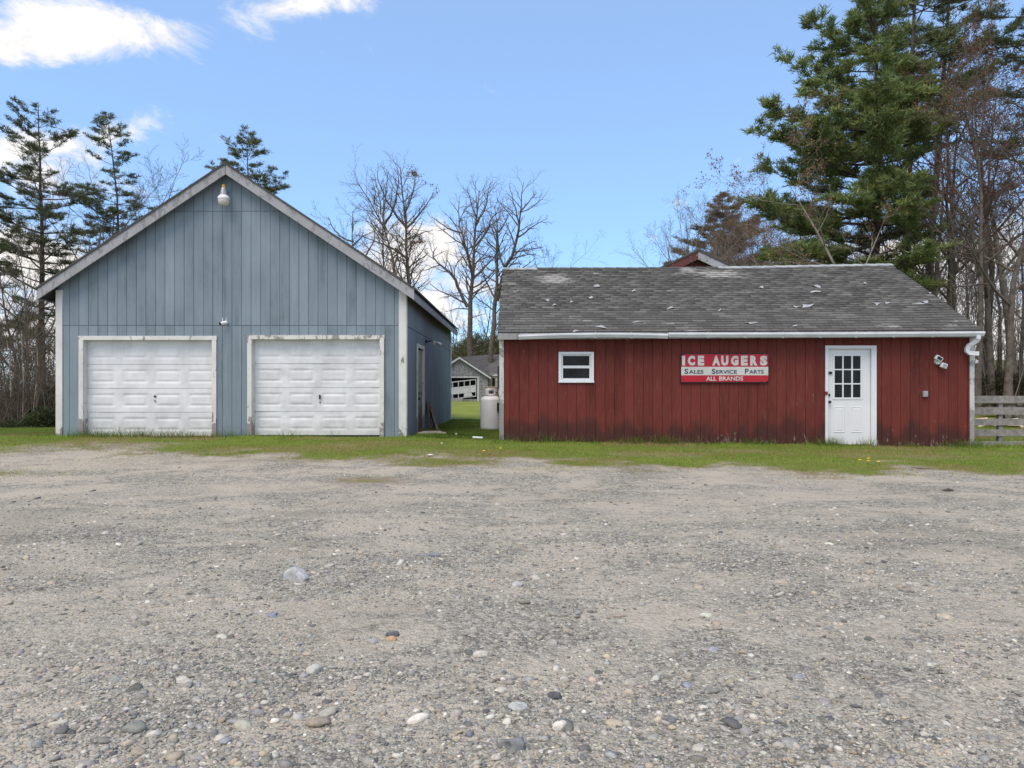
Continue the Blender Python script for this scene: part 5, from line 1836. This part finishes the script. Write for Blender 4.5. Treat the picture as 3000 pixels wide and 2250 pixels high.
add_pine('distant brownish conifer behind the red barn gable', 2122, d, top_h(568, d, x), prof((0, 7), (.3, 7), (.6, 5), (.85, 2.6), (1, .5)), .15, 115, dens=.8, gap=.95, col=(.105, .085, .052), needle=.38, r0=.3, bare_low=False)
d = 40; x = X(2345, d)
add_pine('low bright green pine over the workshop ridge below the big pine', 2345, d, top_h(610, d, x), prof((0, 3.2), (.4, 3.4), (.7, 2.6), (1, .6)), .2, 116, dens=1.0, gap=.9, col=(.075, .118, .026), needle=.27, r0=.18, bare_low=False)

# --- central bare trees: limbs laid out as they grow, twigs generated
def c6(cx, cy): return (900 + cx / 2.765, 400 + cy / 2.765)


def limb_tree(name, label, d, limbs, seed, mat, buds=None, L_scale=1.0, group='bare trees behind the buildings'):
    r = np.random.default_rng(seed)
    tk = Tubes(); br = Tubes(); tips = []
    px0, py0 = c6(*limbs[0][0][0])
    x0 = X(px0, d); z0 = gzv(x0, d)
    org = np.array([x0, d, z0])
    made = []
    for li, (pp, r0, r1) in enumerate(limbs):
        P = np.array([[X(c6(*q)[0], d), d, Z(c6(*q)[1], d)] for q in pp]) - org
        if li == 0:
            P = np.concatenate([[[P[0, 0], 0, -.4]], P]) if P[0, 2] > 0 else P
        else:
            slope = r.uniform(-.55, .55)
            ln = np.concatenate([[0], np.cumsum(np.linalg.norm(np.diff(P, axis=0), axis=1))])
            j = np.argmin([np.min(np.linalg.norm(m[0][:, [0, 2]] - P[0, [0, 2]], axis=1)) for m in made])
            m = made[j][0]; y0 = m[np.argmin(np.linalg.norm(m[:, [0, 2]] - P[0, [0, 2]], axis=1)), 1]
            P[:, 1] = y0 + slope * ln
        # resample smoothly with a little crook
        n = 11
        ln = np.concatenate([[0], np.cumsum(np.linalg.norm(np.diff(P, axis=0), axis=1))]); tt = np.linspace(0, ln[-1], n)
        Q = np.stack([np.interp(tt, ln, P[:, q]) for q in range(3)], -1)
        Q[1:-1] = .25 * Q[:-2] + .5 * Q[1:-1] + .25 * Q[2:]
        Q[1:] += r.normal(0, .03 * min(2.0, ln[-1] / 4), (n - 1, 3))
        rd = np.linspace(r0, r1, n)
        (tk if li == 0 else br).add(Q, rd, 8 if li == 0 else 6)
        made.append((Q, rd))
        t0 = .45 if li == 0 else .15
        sp = dict(SPEC_LIMB); sp[2] = (max(4, ln[-1] * 1.5), min(.34, 2.0 / ln[-1] + .1) * L_scale, .5, 1.1, t0, .15, .04)
        twigs(r, br, Q, rd, ln[-1], 2, 4, sp, tips)
    parts = [('trunk', tk.mesh('trunk', mat)), ('branches', br.mesh('branches', mat))]
    if buds:
        tp = np.array(tips); tp = tp[tp[:, 2] > buds[1]]; tp = tp[fbm(tp[:, 0] * .5 + 9, tp[:, 2] * .5, seed) > buds[2]]
        V, Fc, C = bud_arrays(tp, r, buds[0], buds[3], 2)
        parts.append(('dry_leaves', mesh_np('dry_leaves', V, Fc, M_LEAF, False, {'col': ('FLOAT_COLOR', C)})))
    return place_tree(name, label, 'bare tree', x0, d, parts, 0, 1, group, z0)


limb_tree('bare_tree', 'bare forked tree with dry leaves rising behind the garage eave', 52, [
    ([(825, 1260), (815, 980), (805, 740), (800, 560), (790, 470), (765, 330), (750, 250)], .23, .03),
    ([(805, 740), (740, 660), (690, 600), (640, 500), (600, 400), (590, 310)], .10, .02),
    ([(815, 830), (870, 800), (930, 760), (1000, 735)], .07, .02),
    ([(810, 990), (740, 940), (640, 890), (530, 855), (430, 830)], .09, .02),
    ([(805, 745), (870, 660), (920, 570), (960, 500), (990, 430)], .10, .02),
    ([(818, 1060), (900, 1010), (960, 985), (990, 960)], .06, .02),
    ([(803, 600), (850, 480), (870, 380), (870, 280)], .07, .02),
    ([(800, 880), (740, 860), (680, 800)], .05, .015),
    ([(820, 930), (880, 870), (940, 840)], .05, .015),
    ([(820, 1120), (780, 1090), (740, 1070)], .05, .015)], 201, M_BARK, (.07, 12.5, .60, (.20, .12, .07)))
limb_tree('bare_tree', 'bare slender tree leaning left behind the garage roof', 55, [
    ([(725, 1160), (690, 990), (660, 850), (630, 720), (590, 620), (540, 550), (480, 490), (430, 430), (395, 350)], .20, .02),
    ([(628, 705), (700, 630), (745, 520), (770, 400), (770, 330)], .10, .02),
    ([(640, 760), (600, 640), (625, 500), (645, 380), (650, 280)], .09, .02),
    ([(595, 625), (570, 480), (530, 350), (500, 250)], .07, .02),
    ([(540, 550), (560, 450), (545, 380)], .05, .015),
    ([(690, 990), (740, 930), (770, 870)], .06, .02),
    ([(660, 850), (600, 820), (560, 760), (545, 690)], .06, .02)], 202, M_BARK, (.07, 13.0, .60, (.20, .12, .07)))
limb_tree('bare_tree', 'straight thin bare pole tree between the two leaning ones', 58, [([(612, 1100), (612, 900), (610, 700), (622, 560), (630, 480)], .15, .03), ([(612, 800), (560, 760), (530, 700)], .05, .015)], 203, M_BARK)
limb_tree('bare_tree', 'large spreading bare oak in the gap between the two buildings', 66, [
    ([(1320, 1740), (1320, 1370), (1325, 1200), (1335, 1080), (1355, 900), (1368, 720), (1378, 580), (1390, 430)], .36, .03),
    ([(1300, 1380), (1240, 1250), (1195, 1160), (1160, 1110), (1080, 1045), (1020, 990), (990, 950), (1050, 885)], .20, .03),
    ([(1335, 1100), (1300, 960), (1270, 830), (1235, 740), (1210, 650), (1195, 520), (1210, 390)], .17, .02),
    ([(1235, 745), (1170, 725), (1110, 705), (1060, 660), (1000, 625), (965, 605)], .09, .02),
    ([(1345, 1150), (1420, 1075), (1490, 1005), (1545, 940)], .14, .03),
    ([(1360, 890), (1420, 820), (1460, 760), (1500, 640), (1590, 570)], .13, .02),
    ([(1332, 1280), (1400, 1225), (1460, 1200), (1510, 1180)], .10, .02),
    ([(1368, 720), (1440, 600), (1470, 500), (1490, 410)], .09, .02),
    ([(1372, 660), (1330, 560), (1310, 460), (1290, 420)], .07, .02),
    ([(1190, 1150), (1195, 1050), (1260, 970), (1290, 950)], .07, .02),
    ([(1310, 1400), (1230, 1390), (1120, 1420)], .07, .02),
    ([(1340, 1020), (1270, 960), (1190, 960), (1150, 930)], .06, .02),
    ([(1355, 920), (1420, 960), (1500, 970), (1540, 950)], .06, .02),
    ([(1330, 1470), (1390, 1450), (1440, 1440)], .05, .015),
    ([(1318, 1330), (1240, 1250), (1150, 1270), (1110, 1300)], .06, .015)], 204, M_BARK, None, 1.25)
limb_tree('bare_tree', 'tall bare oak forking beside the left end of the workshop roof', 63, [
    ([(1480, 1720), (1510, 1480), (1540, 1330), (1530, 1200), (1540, 1000), (1550, 800), (1545, 660), (1520, 560)], .30, .03),
    ([(1535, 1330), (1570, 1180), (1610, 1060), (1650, 980), (1690, 870), (1715, 740), (1738, 560), (1755, 400)], .24, .02),
    ([(1700, 830), (1760, 790), (1820, 740), (1880, 690), (1950, 660)], .09, .02),
    ([(1720, 740), (1695, 640), (1670, 560), (1645, 470)], .08, .02),
    ([(1730, 640), (1800, 540), (1860, 460)], .07, .02),
    ([(1545, 800), (1500, 700), (1470, 600)], .08, .02),
    ([(1545, 930), (1480, 880), (1420, 800)], .08, .02),
    ([(1540, 1090), (1470, 1080), (1420, 1020), (1380, 930)], .07, .02),
    ([(1640, 1000), (1700, 960), (1770, 900), (1850, 885)], .07, .02),
    ([(1552, 780), (1610, 700), (1640, 640)], .07, .02),
    ([(1600, 1090), (1670, 1030), (1740, 1030)], .06, .02),
    ([(1525, 1440), (1590, 1340), (1640, 1300)], .06, .02)], 205, M_BARK, None, 1.25)
limb_tree('bare_tree', 'small bare tree with crooked limbs just over the garage roof', 40, [
    ([(370, 960), (365, 860), (370, 760), (385, 680), (370, 600)], .10, .02),
    ([(370, 880), (430, 800), (520, 740)], .06, .015), ([(372, 850), (320, 840), (270, 810), (200, 730), (160, 640)], .06, .015), ([(380, 690), (410, 690)], .03, .01), ([(480, 960), (520, 880), (545, 820), (540, 720)], .05, .015)], 206, M_BARK, None, .6)

# --- generic bare trees, a few moulds reused
def mould(seed, H, r0, spec, mat, buds=None, lean=(0, 0), maxlev=4):
    tkm, br, tips = bare_tree_meshes(seed, H, r0, spec, lean, maxlev, mat)
    parts = [('trunk', tkm), ('branches', br.mesh('branches', mat))]
    if buds:
        r = np.random.default_rng(seed + 1)
        tp = tips[r.random(len(tips)) < buds[2]]
        V, Fc, C = bud_arrays(tp, r, buds[0], buds[1], 2)
        parts.append(('buds', mesh_np('buds', V, Fc, M_LEAF, False, {'col': ('FLOAT_COLOR', C)})))
    return parts


MO = [mould(301, 15, .20, SPEC_OAK, M_BARK), mould(302, 16, .17, SPEC_SLIM, M_BARK), mould(303, 14, .19, SPEC_OAK, M_BARKG),
      mould(304, 16, .18, SPEC_SLIM, M_BARK, (.055, (.19, .085, .06), .7)), mould(305, 15, .20, SPEC_OAK, M_BARK, (.055, (.20, .105, .068), .7)), mould(306, 13, .16, SPEC_OAK, M_BARKG, (.06, (.20, .125, .07), .55), (-.45, 0))]
TREES = [  # px, depth, mould, top row, turn, label
    (45, 33, 0, 720, 1.0, 'bare tree at the far left edge in front of the ragged pine'),
    (72, 36, 1, 640, 2.2, 'slim bare tree left of the ragged pine trunk'),
    (100, 44, 2, 560, 4.0, 'pale bare tree tangled in the ragged pine'),
    (200, 40, 0, 520, 3.0, 'bare tree with crooked limbs between the two left pines'),
    (275, 48, 1, 500, .6, 'slim bare tree behind the left slope of the garage roof'),
    (455, 50, 0, 505, 5.2, 'bare twiggy tree top above the left half of the garage roof'),
    (1015, 50, 1, 640, 1.4, 'thin bare tree top low behind the right garage eave'),
    (1330, 75, 1, 840, 2.0, 'far slim bare tree left of the oak trunk'),
    (1420, 78, 0, 820, 3.6, 'far bare tree right of the oak trunk'),
    (1450, 72, 1, 780, 5.0, 'far bare tree at the workshop corner'),
    (1610, 70, 0, 735, 1.1, 'low bare tree top just above the left workshop ridge'),
    (2030, 50, 2, 590, .4, 'bare tree with fine twigs behind the red barn gable'),
    (2160, 46, 0, 640, 2.6, 'grey twiggy bare tree right of the red barn gable'),
    (2260, 44, 2, 620, 4.4, 'grey twiggy bare tree low beneath the dense pine'),
    (2480, 40, 0, 560, 5.5, 'bare tree tangled behind the dense pine'),
    (2690, 27, 5, 330, .3, 'pale limbed bare tree reaching left over the workshop'),
    (2762, 30, 3, 210, 1.9, 'red budded maple over the right end of the workshop ridge'),
    (2815, 33, 4, 250, 3.1, 'red budded spreading maple over the sloping roof end'),
    (2860, 27, 1, 160, .9, 'straight bare trunk right of the workshop roof'),
    (2905, 29, 3, 170, 4.2, 'red budded slim maple above the downspout'),
    (2955, 26, 0, 230, 2.4, 'stout bare tree behind the plank fence'),
    (3010, 28, 4, 180, 5.6, 'red budded maple at the right frame edge'),
    (2740, 42, 1, 480, 3.3, 'far slim bare tree seen past the right roof end'),
    (2830, 46, 1, 560, 1.2, 'far bare tree between the right hand trunks'),
    (2925, 44, 0, 600, 6.0, 'far spreading bare tree beyond the fence'),
    (2985, 40, 3, 520, 2.0, 'far red budded maple beyond the fence'),
    (2725, 31, 2, 300, 2.7, 'pale grey bare tree among the red budded maples'),
    (2790, 37, 4, 200, 1.3, 'tall red brown maple behind the right roof slope'),
    (2880, 35, 0, 230, .2, 'dark bare tree behind the slim maple'),
    (2970, 34, 2, 120, 4.9, 'pale grey bare tree near the right frame edge'),
    (2640, 33, 2, 520, 3.9, 'pale bare tree in front of the tall open pine'),
    (2215, 52, 4, 640, 1.7, 'brownish budded tree left of the low bright pine'),
    (2330, 55, 0, 650, 5.8, 'twiggy bare tree behind the low bright pine'),
    (2075, 58, 0, 640, 3.0, 'twiggy bare tree close behind the red barn gable'),
    (2105, 54, 4, 610, 4.1, 'broad brownish budded tree just right of the red barn gable'),
    (2180, 48, 4, 655, .5, 'low brownish budded tree above the workshop ridge'),
    (2255, 57, 4, 600, 2.9, 'brown budded tree between the conifer and the dense pine'),
    (2010, 60, 2, 640, 5.1, 'pale twiggy tree leaning over the red barn gable'),
    (2600, 38, 4, 620, 4.8, 'red brown maple low behind the right half of the ridge')]
for px, d, mi, top, rz_, lab in TREES:
    x = X(px, d)
    Hm = [15, 16, 14, 16, 15, 13][mi]
    s_ = top_h(top, d, x) / (Hm * .98)
    place_tree('bare_tree', lab, 'bare tree', x, d, MO[mi], rz_ if mi != 5 else 0, s_, 'bare trees behind the buildings')
# thick leaning branch line behind the roof end
for lab, px, top, lean, d in (('pale young birch stem nearest the left frame edge', 45, 990, -.09, 27.0), ('pale young birch stem, middle of the three at the left', 64, 960, .03, 27.4), ('pale young birch stem nearest the garage corner', 85, 1010, .12, 27.2)):
    x = X(px, d); H = top_h(top, d, x)
    r = np.random.default_rng(int(px)); tk = Tubes(); br = Tubes(); tips = []
    pts, _ = path(r, np.array([0, 0, -.1]), unit(np.array([lean, 0, 1])), H, 8, .04, .04); rd = np.linspace(.035, .01, 8)
    tk.add(pts, rd, 6); twigs(r, br, pts, rd, H, 3, 4, {3: (10, .22, .4, .9, .3, .12, .05), 4: (3, .5, .4, .9, .1, .15, .03)}, tips)
    place_tree('birch_sapling', lab, 'sapling', x, d, [('trunk', tk.mesh('trunk', plain('birch_bark_%d' % px, (.42, .40, .33), .8, .3, 12))), ('branches', br.mesh('branches', M_BARK))], 0, 1, 'birch saplings at the wood edge')


# --- far woods and brush, too many stems to count
def brush(name, label, N, xr, yr, hr, seed, mat, cat='brush', stem=(.012, .03), side=9, side_len=.22):
    r = np.random.default_rng(seed); tb = Tubes()
    for _ in range(N):
        y = r.uniform(*yr); x = X(r.uniform(*xr), y); H = r.uniform(*hr) * r.uniform(.6, 1.0)
        p0 = np.array([x, y, gzv(x, y) - .1])
        pts, _d = path(r, p0, unit(np.array([r.normal(0, .12), r.normal(0, .1), 1])), H, 6, .07, .05)
        s_ = r.uniform(*stem); tb.add(pts, np.linspace(s_, s_ * .25, 6), 3)
        for i in range(side):
            j = r.integers(1, 5); f = r.random(); q = pts[j] * (1 - f) + pts[j + 1 if j < 5 else 5] * f
            az = r.uniform(0, 6.28); dd = unit(np.array([math.cos(az), math.sin(az), r.uniform(.3, 1.4)]))
            qq, e = path(r, q, dd, H * side_len * r.uniform(.4, 1.3), 4, .14, .03); tb.add(qq, np.linspace(s_ * .45, s_ * .15, 4), 3)
            for _k in range(1):
                q2, _e = path(r, qq[r.integers(1, 3)], unit(e + r.normal(0, .6, 3)), H * side_len * .45, 3, .15, .03); tb.add(q2, np.linspace(s_ * .25, s_ * .12, 3), 3)
    o = link(name, tb.mesh(name, mat)); tag(o, label, cat, kind='stuff')


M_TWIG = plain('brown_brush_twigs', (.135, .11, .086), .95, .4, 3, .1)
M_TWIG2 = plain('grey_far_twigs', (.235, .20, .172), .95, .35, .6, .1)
brush('brush', 'dense brown leafless thicket at the wood edge on the left', 420, (-120, 215), (26, 38), (3.0, 7.5), 401, M_TWIG, 'thicket', (.012, .035))
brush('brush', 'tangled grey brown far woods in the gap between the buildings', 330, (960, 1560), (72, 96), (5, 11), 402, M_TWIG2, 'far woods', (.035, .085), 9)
brush('brush', 'tall bare saplings crowding among the right hand trunks', 190, (2600, 3150), (28, 46), (6, 13), 406, M_TWIG2, 'saplings', (.015, .035), 12)
brush('brush', 'leafless undergrowth behind the fence and the right hand trunks', 240, (2560, 3160), (29, 44), (1.2, 4.2), 403, M_TWIG, 'undergrowth', (.010, .026))
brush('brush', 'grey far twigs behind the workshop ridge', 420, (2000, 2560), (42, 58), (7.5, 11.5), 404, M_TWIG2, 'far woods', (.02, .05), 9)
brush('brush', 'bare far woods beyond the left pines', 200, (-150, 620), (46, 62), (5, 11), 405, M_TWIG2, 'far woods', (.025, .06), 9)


def leafy(name, label, spots, seed, col, cat, per=10, needle=.2):
    """low evergreen bushes, each a thing of its own"""
    for i, (px, d, wd, ht, lab) in enumerate(spots):
        r = np.random.default_rng(seed + i)
        x = X(px, d); n = int((330 if d < 50 else 60) * wd * ht)
        u_ = r.normal(size=(n, 3)); u_ = unit_rows(u_) * (r.random((n, 1)) ** .4)
        lump = .7 + .6 * fbm(u_[:, 0] * 2 + 9, u_[:, 2] * 2 + u_[:, 1] + 9, seed + i)
        P = u_ * np.array([wd / 2, wd / 2.4, ht / 2]) * lump[:, None] + np.array([0, 0, ht / 2])
        P[:, 2] = np.maximum(P[:, 2], .03)
        C = np.array(col)[None] * (.5 + .9 * fbm(P[:, 0] * 1.6 + 5, P[:, 2] * 1.6 + 5, seed)[:, None])
        V, Fc, Cc = needle_arrays(P, unit_rows(u_ + 1e-3), np.full(n, needle), C, r, per)
        tb = Tubes()
        for _ in range(7):
            q, _e = path(r, np.zeros(3), unit(np.array([r.normal(0, .4), r.normal(0, .4), 1])), ht * .8, 5, .1, .02); tb.add(q, np.linspace(.03, .008, 5), 4)
        place_tree(name, lab, cat, x, d, [('stem', tb.mesh('stem', M_BARK)), ('foliage', mesh_np('foliage', V, Fc, M_LEAF, False, {'col': ('FLOAT_COLOR', Cc)}))], 0, 1, 'evergreen bushes')


leafy('bush', '', [(128, 24.5, 1.3, 1.15, 'low dark green bush beside the left corner of the garage'), (35, 25.0, 1.1, .75, 'small dark green bush at the left edge of the lawn'), (150, 29, 2.2, 2.6, 'taller loose green bush behind the low dark one'), (95, 28.5, 1.6, 1.6, 'dim green bush under the birch saplings')], 501, (.055, .075, .026), 'bush')
leafy('bush', '', [(1330, 70, 5.5, 5.6, 'olive evergreen mass behind the derelict shed peak'), (1400, 74, 6.0, 7.0, 'green evergreen mass right of the oak trunk'), (1470, 69, 4.5, 6.5, 'dark green evergreen mass beside the workshop corner'), (1280, 80, 5, 8.5, 'pale olive evergreen mass beyond the garage eave'), (1255, 92, 7, 13, 'tall hazy olive tree mass above the garage eave')], 511, (.17, .165, .085), 'bush', 6, .45)
leafy('bush', '', [(2780, 28.5, 2.6, 1.5, 'brown green scrub at the foot of the right hand trunks'), (2900, 30, 3.2, 1.2, 'low brown scrub behind the log heap')], 521, (.085, .075, .040), 'bush', 8, .25)
